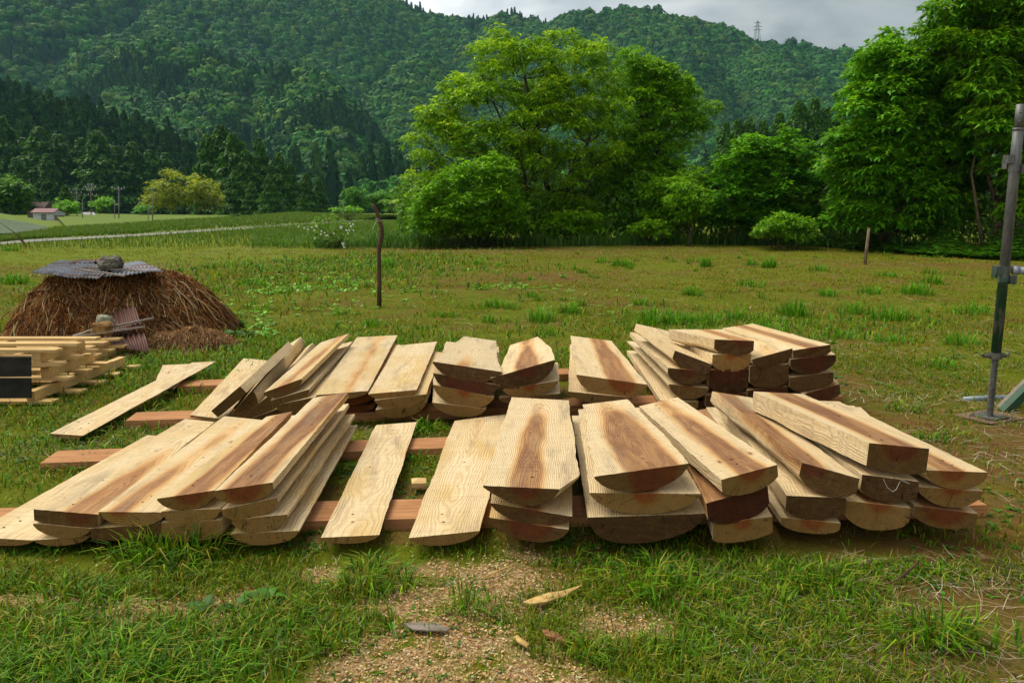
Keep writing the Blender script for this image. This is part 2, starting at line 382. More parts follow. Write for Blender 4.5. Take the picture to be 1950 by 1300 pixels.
# ------------------------------------------------------------------ sawn boards
BO = []
def edge_pts(a, b, mids, s, wav, seed, sign):
    return None
def board(NL, NR, FR, FL, bot, Yn, edge=.15, dirt=.5, heart=(0, .12, .08, .0, 0.), label='', group=None,
          dz=0., tilt=.5, Lm=(), Rm=(), holes=True, wav=.004, mid=.5, name='sawn_board', cat='board', zn=None, zfar=None, t=None, bow=0.):
    """corners of the flat top face as seen at the near / far end; bot = lowest pixel row of the near end"""
    if zn is None:
        zl = aty(*NL, Yn).z; zr = aty(*NR, Yn).z
        zm = (zl+zr)/2; zl = zm+(zl-zm)*tilt; zr = zm+(zr-zm)*tilt
        if t is None: t = max(.018, (bot-(NL[1]+NR[1])/2)/(F/(Yn+.15))*1.02)
    else: zl, zr = zn
    if zfar is None: zfl, zfr = zl+dz, zr+dz
    else: zfl, zfr = zfar
    pNL, pNR = atz(*NL, zl), atz(*NR, zr)
    pFL, pFR = atz(*FL, zfl), atz(*FR, zfr)
    Lp = [pNL]+[atz(*q, zl+(zfl-zl)*(i+1)/(len(Lm)+1)) for i, q in enumerate(Lm)]+[pFL]
    Rp = [pNR]+[atz(*q, zr+(zfr-zr)*(i+1)/(len(Rm)+1)) for i, q in enumerate(Rm)]+[pFR]
    c = (pNL+pNR+pFL+pFR)/4
    ya = ((pFL+pFR)/2-(pNL+pNR)/2).normalized()
    xa = ((pNR+pFR)/2-(pNL+pFL)/2); xa = (xa-ya*xa.dot(ya)).normalized(); za = xa.cross(ya)
    M = Matrix((xa, ya, za))
    loc = lambda p: M @ (p-c)
    Lp = [loc(p) for p in Lp]; Rp = [loc(p) for p in Rp]
    n, m = 44, 14
    seed = len(BO)*1.37+.3+(.28 if len(BO) == 12 else 0); rs = random.Random(len(BO)+5)
    def along(Pl, s):
        # piecewise by arc position
        L = [0]
        for i in range(1, len(Pl)): L.append(L[-1]+(Pl[i]-Pl[i-1]).length)
        d = s*L[-1]
        for i in range(1, len(Pl)):
            if d <= L[i]+1e-9: return Pl[i-1].lerp(Pl[i], (d-L[i-1])/max(1e-6, L[i]-L[i-1]))
        return Pl[-1]
    T = np.zeros((n+1, m+1, 3)); B = np.zeros((n+1, m+1, 3))
    width = (Rp[0]-Lp[0]).length
    for i in range(n+1):
        s = i/n
        a = along(Lp, s); b = along(Rp, s)
        wv = wav*.85
        ea = (mn.noise(Vector((s*5, seed, 1)))*1.6+mn.noise(Vector((s*26, seed, 5)))*.9)*wv*min(1, 6*s+.1)
        eb = (mn.noise(Vector((s*5, seed, 9)))*1.6+mn.noise(Vector((s*26, seed, 13)))*.9)*wv*min(1, 6*s+.1)
        a = a+Vector((ea, 0, 0)); b = b+Vector((eb, 0, 0))
        tt = t*(1+.10*mn.noise(Vector((s*3, seed, 20)))*min(1, 5*s))
        lift = bow*math.sin(math.pi*s)
        for j in range(m+1):
            v = j/m
            p = a.lerp(b, v); p.z += lift
            T[i, j] = p
            # underside: round towards the bark, square when edge is near 1
            w = v**(math.log(.5)/math.log(mid)) if 0 < v < 1 else v
            prof = edge+(1-edge)*(max(0, 1-abs(2*w-1)**2.3))**.75
            inset = .10*(1-edge)
            vb = inset*(1-2*v)*(0 if prof > 0 else 1)
            rough_n = mn.noise(Vector((p.x*9, p.y*5, seed)))*.05*t
            q = a.lerp(b, v+vb)
            B[i, j] = (q.x, q.y, p.z-tt*prof*1.0+rough_n*min(1, 4*prof)*(0 if edge > .9 and j in (0, m) else 1))
    # small saw fuzz at near end
    for j in range(m+1):
        f = rs.uniform(-.0015, .0015); T[0, j, 1] += f; B[0, j, 1] += f
    nv = (n+1)*(m+1)
    Vv = np.concatenate([T.reshape(-1, 3), B.reshape(-1, 3)])
    Ii = np.arange(nv).reshape(n+1, m+1); Jj = Ii+nv
    def quads(a, b, c_, d): return np.stack([a, b, c_, d], -1).reshape(-1, 4)
    top = quads(Ii[:-1, :-1], Ii[:-1, 1:], Ii[1:, 1:], Ii[1:, :-1])
    botq = quads(Jj[:-1, :-1], Jj[1:, :-1], Jj[1:, 1:], Jj[:-1, 1:])
    left = quads(Ii[:-1, 0], Ii[1:, 0], Jj[1:, 0], Jj[:-1, 0])
    right = quads(Ii[:-1, m], Jj[:-1, m], Jj[1:, m], Ii[1:, m])
    near = quads(Ii[0, :-1], Jj[0, :-1], Jj[0, 1:], Ii[0, 1:])
    farf = quads(Ii[n, :-1], Ii[n, 1:], Jj[n, 1:], Jj[n, :-1])
    Fc = np.concatenate([top, botq, left, right, near, farf])
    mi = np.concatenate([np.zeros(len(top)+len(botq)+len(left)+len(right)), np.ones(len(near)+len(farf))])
    # spike holes in pairs at each end (small dark pits)
    hv = []; hf = []
    if holes:
        for s0, vv in ((rs.uniform(.05, .09), rs.uniform(.35, .65)), (rs.uniform(.90, .95), rs.uniform(.3, .6)), (rs.uniform(.4, .6), rs.uniform(.2, .8))):
            for k in range(2 if s0 < .2 or s0 > .8 else 1):
                s1 = s0+k*.05*(1 if s0 < .5 else -1)
                if s1 >= 1: continue
                a = along(Lp, s1); b = along(Rp, s1); p = a.lerp(b, vv+rs.uniform(-.05, .05))
                base = nv*2+len(hv); rr = rs.uniform(.003, .0052)
                ring = [(p.x+rr*math.cos(2*math.pi*k2/8)*rs.uniform(.8, 1.6), p.y+rr*math.sin(2*math.pi*k2/8)*rs.uniform(.7, 1.1), p.z+.0012+bow*math.sin(math.pi*s1)) for k2 in range(8)]
                hv += ring
                for k2 in (1, 3, 5):
                    hf.append((base, base+k2, base+k2+1, base+(k2+2) % 8))
    if hv:
        Vv = np.concatenate([Vv, np.array(hv)]); Fc = np.concatenate([Fc, np.array(hf)]); mi = np.concatenate([mi, np.full(len(hf), 2)])
    cx, hz, hr, sz, sx = heart
    yy = Vv[:, 1]; Ln = (pFL-pNL).length
    wood = np.stack([Vv[:, 0]-cx*width/2-sx*yy, yy, Vv[:, 2]-hz-sz*(yy/Ln+.5)], -1)
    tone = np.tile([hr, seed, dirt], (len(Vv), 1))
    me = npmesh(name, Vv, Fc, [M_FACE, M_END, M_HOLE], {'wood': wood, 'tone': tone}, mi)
    sm = np.zeros(len(Fc), bool); sm[len(top):len(top)+len(botq)] = True
    me.polygons.foreach_set('use_smooth', sm)
    o = link(name, me); o.matrix_world = Matrix.Translation(c) @ M.transposed().to_4x4()
    tag(o, label, cat, group); BO.append(o); return o
PALE = (0, .16, .08, 0, 0)
GF = 'sawn slabs stacked in the front row'
GB = 'sawn slabs stacked in the back row'
fr = dict(group=GF); bk = dict(group=GB)
Y1 = 2.65
# front row, left to right
board((-66,1022),(62,1028),(335,832),(280,828),1039,Y1,.2,.35,PALE,'pale slab at the left edge of the photo, lowest of the front-left fan',**fr)
board((63,1028),(170,1021),(400,826),(335,822),1039,Y1,.1,.35,PALE,'thin rounded slab end at the bottom of the leftmost front stack',**fr)
board((63,996),(172,1006),(405,812),(345,806),1024,Y1,.15,.4,(.5,.10,.08,0,0),'rounded middle slab of the leftmost front stack',**fr)
board((172,1006),(312,996),(500,815),(425,808),1028,Y1,.8,.75,PALE,'dark square-ended slab under the second top slab from the left',**fr)
board((64,969),(186,979),(408,803),(352,797),1001,Y1,.8,.7,(.45,.010,.060,.085,0),'wide top slab with brown streak, leftmost of the upper front slabs',**fr)
board((187,974),(316,975),(507,800),(427,792),1003,Y1,.12,.25,(-.2,.030,.055,.03,.04),'cream top slab with a rounded ringed end, second from the left in front',**fr)
board((307,994),(421,990),(610,800),(545,808),1032,Y1,.65,.3,PALE,'square yellowish slab end behind the tall grass tuft, bottom of its stack',**fr)
board((307,973),(419,968),(612,785),(545,792),1003,Y1,.12,.25,PALE,'rounded yellowish slab below the brown-hearted slab, over the grass tuft',**fr)
board((439,1016),(569,1010),(681,809),(600,815),1038,Y1,.12,.3,PALE,'lowest slab of the four-high stack beside the open bearers, front row',**fr)
board((441,989),(547,979),(676,788),(600,795),1013,Y1,.25,.3,PALE,'third slab down in the four-high stack beside the open bearers',**fr)
board((421,970),(528,947),(664,768),(600,778),989,Y1,.3,.3,(0,.10,.07,0,0),'second slab down in the four-high stack, thick pale edge showing',**fr)
board((299,949),(409,933),(556,783),(508,793),971,Y1,.15,.45,(.25,.012,.058,.004,.02),'upper slab with a broad brown heart streak, left neighbour of the darkest slab',**fr)
board((409,934),(519,918),(663,746),(597,757),957,Y1,.45,.35,(.15,.006,.062,-.004,.02),'uppermost slab with the darkest heartwood stripe and thick pale edge',dz=.03,**fr)
board((611,1023),(722,1018),(793,803),(716,809),1035,Y1,.1,.3,PALE,'narrow cream plank lying alone across the bearers in the front gap',tilt=.3,**fr)
board((778,1024),(913,1010),(972,787),(865,801),1038,Y1,.12,.35,(-.1,.10,.06,-.03,0),'wide cream slab with dirt specks, left of the central stack',**fr)
board((932,985),(1083,1008),(1085,800),(968,792),1031,Y1,.12,.75,(0,.02,.085,.02,0),'reddish rounded slab at the bottom of the central front stack',tilt=.3,**fr)
board((934,957),(1090,983),(1085,785),(968,778),997,Y1,.12,.85,(0,.03,.05,.06,0),'dark-ended middle slab of the central front stack',tilt=.6,**fr)
board((920,924),(1065,931),(1083,762),(974,756),962,Y1,.12,.75,(.05,.018,.060,.050,-.01),'broad top slab with an arch-shaped brown heart, centre of the front row',Rm=((1103,905),),tilt=.3,wav=.005,mid=.6,**fr)
board((1119,985),(1346,977),(1255,790),(1089,791),1034,Y1,.1,.9,PALE,'widest dark slab, bottom of the stack right of the centre gap',mid=.4,**fr)
board((1123,938),(1335,940),(1235,775),(1102,779),980,Y1,.08,.3,(0,.005,.050,.03,0),'middle slab with dark band over yellow sapwood, right of the centre gap',**fr)
board((1132,907),(1312,882),(1194,760),(1109,770),934,Y1,.1,.65,(.12,.006,.105,.105,-.03),'top slab with a large reddish triangular heart, right of the centre gap',Rm=((1283,848),(1232,795)),wav=.008,tilt=.4,**fr)
board((1357,998),(1471,983),(1360,800),(1285,810),1031,Y1,.75,.3,(.0,.005,.035,.02,0),'yellowish square-ended slab on the grass, lowest under the oval-grained plank',**fr)
board((1345,958),(1462,925),(1345,778),(1262,790),995,Y1,.6,1.,(0,.0,.12,0,0),'rough almost black slab end under the oval-grained plank',**fr)
board((1373,913),(1480,884),(1291,756),(1217,773),938,Y1,.6,.35,(.1,.016,.056,.034,-.01),'top plank with oval brown grain and thick pale left edge',**fr)
Y2 = 2.72
board((1488,985),(1601,996),(1440,775),(1345,775),1016,Y2,.5,.35,(.1,.01,.045,0,0),'thin bottom slab below the split rough beam, pale yellow end',**fr)
board((1498,943),(1611,948),(1455,765),(1370,765),989,Y2,.6,.85,(0,.14,.05,0,0),'middle slab with a fibrous grey-brown end, below the split rough beam',**fr)
board((1527,880),(1637,911),(1432,757),(1357,745),942,Y2,.55,.8,(-.5,.0,.052,0,.02),'rough split slab with torn end and brown streaked back, fourth stack from the right',Lm=((1478,838),),wav=.009,dz=.0,**fr)
board((1613,953),(1735,967),(1525,770),(1440,775),1010,Y2,.55,.35,(.0,.005,.045,0,0),'yellow-ended bottom slab of the second stack from the right',**fr)
o_v = board((1642,903),(1751,917),(1535,765),(1437,758),957,Y2,.6,.85,(0,.15,.05,0,0),'slab with a chalk mark on its grey-brown end, second stack from the right',**fr)
board((1655,843),(1770,854),(1530,750),(1435,745),900,Y2,.85,.75,(.1,-.002,.062,.0,.0),'thick squared top beam with a dark crescent in its end, front right',wav=.006,**fr)
board((1743,963),(1862,978),(1640,775),(1560,772),1007,Y2,.5,.6,(0,.01,.075,0,0),'reddish bottom slab of the front row corner stack at far right',**fr)
board((1752,927),(1873,935),(1625,772),(1555,770),966,Y2,.15,.4,(.1,.008,.045,0,0),'middle rounded slab of the front row corner stack at far right',**fr)
board((1765,895),(1881,899),(1598,764),(1535,762),931,Y2,.3,.35,(-.1,.006,.048,.06,0),'top slab of the front row corner stack, reddish near end at far right',**fr)
# back row
Y3 = 4.32
board((297,724),(330,740),(374,692),(310,695),0,Y3,.4,.3,PALE,'short pale plank end poking out from behind the lone diagonal plank',zn=(.05,.05),zfar=(.09,.09),t=.02,**bk)
board((95,825),(158,829),(411,688),(366,690),0,Y3,.1,.3,PALE,'long thin cream plank lying diagonally on the grass, leftmost',zn=(.055,.05),zfar=(.13,.11),t=.025,Lm=((297,724),),**bk)
board((362,790),(430,798),(508,686),(464,682),803,Y3,.3,.4,PALE,'flat cream slab leading the back row, propped by a leaning slab',tilt=.4,**bk)
board((480,796),(535,776),(612,670),(575,690),806,Y3,.3,.8,PALE,'dark underside slab beneath the leaning slabs of the back row',tilt=.8,**bk)
board((462,795),(512,752),(596,652),(573,668),804,Y3,.15,.6,PALE,'third leaning slab with a pale curved end, back row left',tilt=.9,**bk)
board((436,794),(482,745),(573,641),(549,656),801,Y3,.15,.55,PALE,'second leaning slab with ringed end, taller tip than its neighbours',tilt=.9,**bk)
board((402,782),(457,735),(549,650),(522,676),0,Y3,.9,.75,(.3,.05,.045,0,0),'slab leaning on its side with a brown rectangular end, back row left',zn=(.10,.265),zfar=(.20,.33),t=.055,**bk)
board((526,771),(602,755),(690,655),(640,665),784,Y3,.4,.6,PALE,'bottom slab of the three-high stack by the leaning slabs',**bk)
board((514,763),(588,741),(671,650),(625,660),772,Y3,.3,.6,PALE,'middle greyish slab of the three-high stack by the leaning slabs',**bk)
board((502,747),(574,721),(664,635),(610,652),753,Y3,.3,.6,(.2,.012,.032,.01,.03),'top slab with pointed far tip, right of the leaning slabs',dz=.03,**bk)
board((630,775),(712,770),(775,665),(700,668),790,4.45,.5,.5,(0,0,.1,0,0),'reddish bottom slab under the bright cream plank, back row',t=.04,**bk)
board((650,757),(715,745),(762,656),(700,660),785,4.4,.5,.6,(0,0,.1,0,0),'reddish slab end just below the bright cream plank, back row',t=.055,**bk)
board((602,752),(700,744),(757,638),(680,642),760,Y3,.3,.45,(.2,.03,.037,0,.0),'bright cream plank with a faint brown streak, back row left of centre',**bk)
board((715,780),(812,766),(838,690),(760,692),795,Y3,.1,.4,PALE,'lowest rounded slab of the stack under the mustard-toned plank',**bk)
board((713,762),(812,750),(841,671),(757,660),778,Y3,.12,.35,PALE,'middle slab with curved pale end under the mustard-toned plank',**bk)
board((701,750),(793,742),(833,650),(756,658),759,Y3,.12,.3,(.1,.12,.05,0,0),'mustard-toned plank on top of its stack, back row left of centre',**bk)
board((823,766),(925,778),(948,690),(830,690),793,Y3,.1,.4,PALE,'bottom pale slab of the four-high stack in the back row centre',**bk)
board((825,732),(941,756),(948,680),(830,675),775,Y3,.1,.4,(.0,.0,.04,0,0),'third slab down with a red band, four-high stack in the back centre',tilt=.7,**bk)
board((825,710),(952,734),(950,660),(850,650),754,Y3,.1,.95,(0,.0,.12,0,0),'second slab down with a rough dark brown end, back row centre',tilt=.7,**bk)
board((824,688),(956,708),(945,649),(884,640),726,Y3,.1,.85,(-.1,.05,.062,.05,0),'wedge-shaped pale top slab of the four-high stack, back row centre',Rm=((947,680),),Lm=((852,664),),tilt=.7,**bk)
board((950,757),(1067,749),(1062,690),(970,690),769,Y3,.2,.7,(0,.02,.05,0,0),'bottom slab of the three-high stack at the back row centre',**bk)
board((957,741),(1062,725),(1052,672),(965,680),756,Y3,.12,.35,(0,-.0,.04,0,0),'yellow-edged middle slab below the tilted dark-hearted slab',tilt=.7,**bk)
board((934,720),(1056,685),(1023,641),(971,657),737,Y3,.12,.9,(.1,.004,.070,.06,0),'tilted top slab with a brown flame-shaped heart, back row centre',tilt=.8,Rm=((1051,664),),Lm=((956,694),),**bk)
board((1082,745),(1205,757),(1162,665),(1086,655),769,Y3,.15,.6,PALE,'lower slab beneath the broad tan-hearted slab, back row',**bk)
board((1098,713),(1233,732),(1165,649),(1087,639),758,Y3,.1,.4,(.25,.004,.075,.055,-.01),'broad slab with a tan heart and rounded ringed end, alone in the back row',tilt=.5,**bk)
Y4 = 4.55
board((1258,762),(1330,765),(1275,672),(1194,667),785,Y4,.5,.4,PALE,'bottom grey-cream slab of the left column in the back right pile',**bk)
board((1274,731),(1350,739),(1290,655),(1194,649),759,Y4,.12,.6,(0,.0,.035,0,0),'third slab down with curved red ring, left column of the back right pile',**bk)
board((1272,700),(1349,707),(1295,645),(1199,632),732,Y4,.35,.85,(0,.0,.05,0,0),'second slab down with red face, left column of the back right pile',dz=.01,**bk)
board((1285,667),(1356,694),(1290,634),(1211,616),706,Y4,.6,.9,PALE,'top slab with a knotted dark end, left column of the back right pile',tilt=.8,dz=.03,**bk)
board((1344,752),(1424,748),(1390,675),(1310,675),777,Y4,.8,.8,(0,.0,.1,0,0),'bottom reddish block of the second column, back right pile',**bk)
board((1350,704),(1426,703),(1385,655),(1300,655),748,Y4,.7,1.,(0,.0,.1,0,0),'thick dark brown block below the orange-ended slab, back right pile',**bk)
board((1357,675),(1431,674),(1378,636),(1273,640),707,Y4,.5,.25,(0,-.0,.038,0,0),'orange-ended slab second from top, second column of the back right pile',**bk)
board((1361,646),(1436,649),(1376,627),(1273,627),676,Y4,.6,.85,(.4,.01,.05,.02,0),'small top slab with a plain brown end, second column of the back right pile',**bk)
board((1423,743),(1500,736),(1460,675),(1390,675),758,Y4,.7,.95,(0,.0,.1,0,0),'dark bottom slab of the third column, back right pile',**bk)
board((1428,697),(1502,693),(1460,650),(1380,650),738,Y4,.7,.8,(0,.1,.05,0,0),'thick cracked brown block of the third column, back right pile',**bk)
board((1432,684),(1509,663),(1434,622),(1355,632),698,Y4,.3,.85,(0,.06,.05,0,0),'smooth pale-topped slab of the third column, back right pile',tilt=.8,**bk)
board((1528,751),(1599,731),(1540,675),(1470,680),765,4.6,.7,.8,(0,.0,.1,0,0),'bottom tilted red-brown slab at the outer corner of the back right pile',t=.085,**bk)
board((1503,719),(1587,708),(1530,660),(1455,662),744,4.6,.6,.75,(0,.1,.05,0,0),'third slab down in the outer column of the back right pile',**bk)
board((1505,684),(1592,675),(1510,635),(1430,640),711,4.6,.4,.95,(0,.0,.1,0,0),'second dark slab in the outer column of the back right pile',**bk)
board((1510,667),(1581,656),(1434,616),(1376,625),682,4.6,.7,.85,(.1,.005,.040,-.005,0),'top slab with swirling brown figure, outer column of the back right pile',tilt=.8,**bk)
# chalk V on one end
cm = MB(); Pn = lambda px, py: aty(px, py, Y2-.012)
for seg in (((1682,912),(1690,928),(1700,936),(1707,931),(1714,916)), ((1716,914),(1724,917),(1735,922))):
    cm.tube([Pn(*q) for q in seg], .0011, 5)
oc = cm.build('chalk_mark', flat_mat('chalk', (.7, .68, .6), (.5, .48, .4), 60))
oc.parent = o_v; oc.matrix_parent_inverse = o_v.matrix_world.inverted()

# bearers beneath
def bearer(p0, p1, wid, hgt, label):
    a = atz(*p0, 0); b = atz(*p1, 0)
    d = (b-a); L = d.length; ang = math.atan2(d.y, d.x)
    n = int(L/.12); V_ = []; 
    mb = MB(); base = []
    for i in range(n+1):
        x = -L/2+L*i/n; w = lambda k: mn.noise(Vector((i*.35, k, L)))*.0025
        for (yy, zz, k) in ((0, -.03, 1), (0, hgt, 2), (wid, hgt, 3), (wid, -.03, 4)): base.append((x, yy+w(k), zz+w(k+7)))
    fs = [(0, 3, 2, 1)]
    for i in range(n):
        o = i*4
        for k in range(4): fs.append((o+k, o+(k+1) % 4, o+4+(k+1) % 4, o+4+k))
    e = n*4; fs.append((e, e+1, e+2, e+3))
    mb.add(base, fs)
    o = mb.build('timber_bearer', M_BEARER, loc=(a+b)/2+Vector((0, 0, .003)))
    o.rotation_euler.z = ang
    return tag(o, label, 'timber', 'reddish bearers laid under the slabs')
bearer((-60,1029),(1878,982),.21,.042,'red timber bearer nearest the camera, under the near ends of the front row')
bearer((78,899),(1560,842),.19,.042,'red timber bearer crossing the middle of the front row, left end on grass')
bearer((240,818),(1606,769),.19,.048,'red timber bearer under the near ends of the back row')
bearer((338,750),(1500,711),.19,.048,'red timber bearer under the far ends of the back row')
HAZE = 0.00011

# ================================================================== vegetation
def rand_unit(n):
    v = rng.normal(size=(n, 3)); return v/np.linalg.norm(v, axis=1)[:, None]
def leaves_mesh(P, D, N, L, W, tint, droop=.25):
    """one bent diamond leaf per row: base P, direction D, width axis from N; returns V, F(tri), tint"""
    n = len(P)
    S = np.cross(D, N); S /= np.linalg.norm(S, axis=1)[:, None]+1e-9
    L = L[:, None]; W = W[:, None]
    down = np.array([0, 0, -1.])
    a = P; m = P+D*L*.45+down*L*droop*.12
    b = m+S*W*.5; c = m-S*W*.5; t = P+D*L+down*L*droop
    V = np.stack([a, b, c, t], 1).reshape(-1, 3)
    i = np.arange(n)[:, None]*4
    Fc = np.concatenate([i+[0, 1, 2], i+[1, 3, 2]], 0)
    return V, Fc, np.repeat(tint, 4, 0)
def blades_mesh(P, h, w, az, lean, tint, curl=.5):
    """grass blades, 3 tris each"""
    n = len(P); az = np.asarray(az)
    D = np.stack([np.cos(az), np.sin(az), 0*az], 1); S = np.stack([-np.sin(az), np.cos(az), 0*az], 1)
    h = h[:, None]; w = w[:, None]; lean = lean[:, None]
    up = np.array([0, 0, 1.])
    m = P+up*h*.6*(1-.25*lean)+D*h*.35*lean
    t = P+up*h*(1-curl*lean)+D*h*lean*1.0
    b0 = P+S*w*.5; b1 = P-S*w*.5; m0 = m+S*w*.42; m1 = m-S*w*.42
    V = np.stack([b0, b1, m0, m1, t], 1).reshape(-1, 3)
    i = np.arange(n)[:, None]*5
    Fc = np.concatenate([i+[0, 1, 3], i+[0, 3, 2], i+[2, 3, 4]], 0)
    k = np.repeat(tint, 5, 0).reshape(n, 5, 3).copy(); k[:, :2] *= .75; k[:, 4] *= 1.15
    return V, Fc, k.reshape(-1, 3)
def join(parts):
    Vs, Fs, Ts = [], [], []; b = 0
    for V, Fc, T in parts:
        Vs.append(V); Fs.append(Fc+b); Ts.append(T); b += len(V)
    return np.concatenate(Vs), np.concatenate(Fs), np.concatenate(Ts)
def tints(n, cols, jit=.18, w=None):
    cols = np.array(cols); k = rng.choice(len(cols), n, p=w)
    return np.clip(cols[k]*(1+rng.normal(0, jit, (n, 1)))*(1+rng.normal(0, .06, (n, 3))), .002, .9)

def in_poly(poly, x, y):
    c = False; j = len(poly)-1
    for i in range(len(poly)):
        xi, yi = poly[i]; xj, yj = poly[j]
        if (yi > y) != (yj > y) and x < (xj-xi)*(y-yi)/(yj-yi)+xi: c = not c
        j = i
    return c
def tree(name, poly, Yd, trunks, label, cat='tree', group=None, lobe=(24, 42), nlobe=70, sprays=70, leaf=.20, lw=.30, cols=None,
         topcols=None, deep=.55, droop=.45, per=8, limbs=True, trunk_r=.13, core=True, wts=None, stems_mat=None):
    """crown filled with leaf sprays inside an outline, real depth around distance Yd; trunks: pixel polylines"""
    xs = [p[0] for p in poly]; ys = [p[1] for p in poly]; x0, x1, y0, y1 = min(xs), max(xs), min(ys), max(ys)
    cxp = (x0+x1)/2; hw = (x1-x0)/2; cyp = (y0+y1)/2; hh = (y1-y0)/2
    sc = Yd/F
    lobes = []; tries = 0
    while len(lobes) < nlobe and tries < 6000:
        tries += 1
        px = random.uniform(x0, x1); py = random.uniform(y0, y1); r = random.uniform(*lobe)
        ok = all(in_poly(poly, px+r*.75*math.cos(a), py+r*.75*math.sin(a)) for a in (0, 1.57, 3.14, 4.71))
        if not ok: continue
        u = min(1, math.hypot((px-cxp)/hw, (py-cyp)/hh))
        dd = math.sqrt(max(0, 1-u*u))*hw*deep*random.choice((-1, -.85, .9, -.5, .4))
        Yl = Yd+dd*sc+random.uniform(-.2, .2)
        if any((px-q[0])**2+(py-q[1])**2 < (.55*r)**2 and abs(Yl-q[3]) < r*sc for q in lobes): continue
        lobes.append((px, py, r, Yl))
    base = aty(*trunks[0][0], Yd); base.z = 0
    root = empty(name, base, label, cat, group)
    P = []; Dn = []; T = []; LL = []
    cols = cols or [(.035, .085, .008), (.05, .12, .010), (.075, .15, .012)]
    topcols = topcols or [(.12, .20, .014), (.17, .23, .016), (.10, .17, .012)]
    cen = []
    for (px, py, r, Yl) in lobes:
        c = np.array(aty(px, py, Yl)); R_ = r*sc; cen.append((Vector(c), R_))
        n = int(sprays*(r/33)**2)
        d = rand_unit(n); d[:, 2] = np.where(d[:, 2] < -.25, -d[:, 2]*.6, d[:, 2])
        rad = R_*rng.uniform(.35, 1.08, (n, 1))**.6
        lump = 1+.25*np.sin(d[:, :1]*5+px)*np.cos(d[:, 1:2]*4+py)
        sp = c+d*rad*lump*np.array([1, 1, .78])
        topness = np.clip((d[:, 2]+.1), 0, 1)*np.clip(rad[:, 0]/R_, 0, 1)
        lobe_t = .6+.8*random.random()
        # each spray = rosette of drooping leaflets
        for k in range(per):
            az = rng.uniform(0, 2*math.pi, n); el = rng.uniform(-.35, .75, n)
            dv = np.stack([np.cos(az)*np.cos(el), np.sin(az)*np.cos(el), np.sin(el)], 1)+d*.45
            dv /= np.linalg.norm(dv, axis=1)[:, None]
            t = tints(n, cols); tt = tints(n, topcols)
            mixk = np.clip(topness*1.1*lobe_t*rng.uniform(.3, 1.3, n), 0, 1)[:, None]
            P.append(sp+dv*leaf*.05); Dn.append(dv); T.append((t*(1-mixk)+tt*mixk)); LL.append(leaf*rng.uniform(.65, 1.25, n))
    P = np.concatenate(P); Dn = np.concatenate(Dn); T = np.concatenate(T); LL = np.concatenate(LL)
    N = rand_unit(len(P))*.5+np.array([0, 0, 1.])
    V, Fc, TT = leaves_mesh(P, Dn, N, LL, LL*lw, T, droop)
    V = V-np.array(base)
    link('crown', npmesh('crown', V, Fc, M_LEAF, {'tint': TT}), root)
    mb = MB(); tr_pts = []
    for ti, tk in enumerate(trunks):
        pts = [aty(q[0], q[1], Yd+(.3*math.sin(i*2.1+ti) if i else 0)) for i, q in enumerate(tk)]; pts[0].z = -.05
        fine = []
        for i in range(len(pts)-1):
            for s in (0, .5): 
                q = pts[i].lerp(pts[i+1], s); q += Vector((random.uniform(-.03, .03), random.uniform(-.03, .03), 0)) if s else Vector(); fine.append(q)
        fine.append(pts[-1]); n = len(fine)
        r0 = trunk_r*(1 if ti == 0 else .75)
        rr = [r0*(1.25 if i == 0 else 1)*(1-.78*i/(n-1)) for i in range(n)]
        mb.tube([p-base for p in fine], rr, 8); tr_pts += list(zip(fine, rr))
    if limbs:
        for c, R_ in cen:
            cand = [(p, r) for p, r in tr_pts if p.z < c.z-.15*abs(c.x-p.x)-.1]
            if not cand: cand = tr_pts[:1]
            p, r = min(cand, key=lambda q: (q[0]-c).length*1.0+abs(q[0].z-(c.z-.6*abs(c.x-q[0].x)))*.5)
            mid_ = p.lerp(c, .5)+Vector((random.uniform(-.1, .1), random.uniform(-.1, .1), -.12*(c-p).length))
            q1 = p.lerp(mid_, .5)+Vector((0, 0, -.02)); q2 = mid_.lerp(c, .5)+Vector((random.uniform(-.06, .06), 0, .05))
            r1 = min(r*.55, .02+.012*(c-p).length)
            mb.tube([q-base for q in (p, q1, mid_, q2, c)], [r1, r1*.8, r1*.6, r1*.45, r1*.25], 5)
            for k in range(3):
                e = c+Vector((random.uniform(-1, 1), random.uniform(-1, 1), random.uniform(-.2, 1)))*R_*.7
                mb.tube([q2-base, (q2.lerp(e, .6)+Vector((0, 0, -.03)))-base, e-base], [r1*.4, r1*.3, r1*.12], 4)
    mb.build('trunk', stems_mat or M_BARK, root, smooth_sh=True)
    return root

G1 = [(.062, .125, .006), (.088, .165, .007), (.040, .090, .006)]
G1T = [(.19, .26, .008), (.25, .29, .010), (.13, .23, .008)]
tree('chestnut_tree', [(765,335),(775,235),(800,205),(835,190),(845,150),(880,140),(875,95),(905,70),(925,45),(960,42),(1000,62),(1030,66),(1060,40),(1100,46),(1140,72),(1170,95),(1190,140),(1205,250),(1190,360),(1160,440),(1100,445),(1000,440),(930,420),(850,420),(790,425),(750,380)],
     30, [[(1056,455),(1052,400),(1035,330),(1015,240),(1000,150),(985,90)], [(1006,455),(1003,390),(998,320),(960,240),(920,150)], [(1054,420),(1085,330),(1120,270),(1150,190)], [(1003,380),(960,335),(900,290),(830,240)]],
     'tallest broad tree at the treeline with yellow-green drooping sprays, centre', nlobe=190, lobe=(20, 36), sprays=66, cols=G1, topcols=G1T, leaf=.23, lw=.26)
G2 = [(.046, .115, .005), (.072, .155, .006), (.030, .078, .004)]
G2T = [(.13, .225, .007), (.17, .25, .008), (.095, .19, .006)]
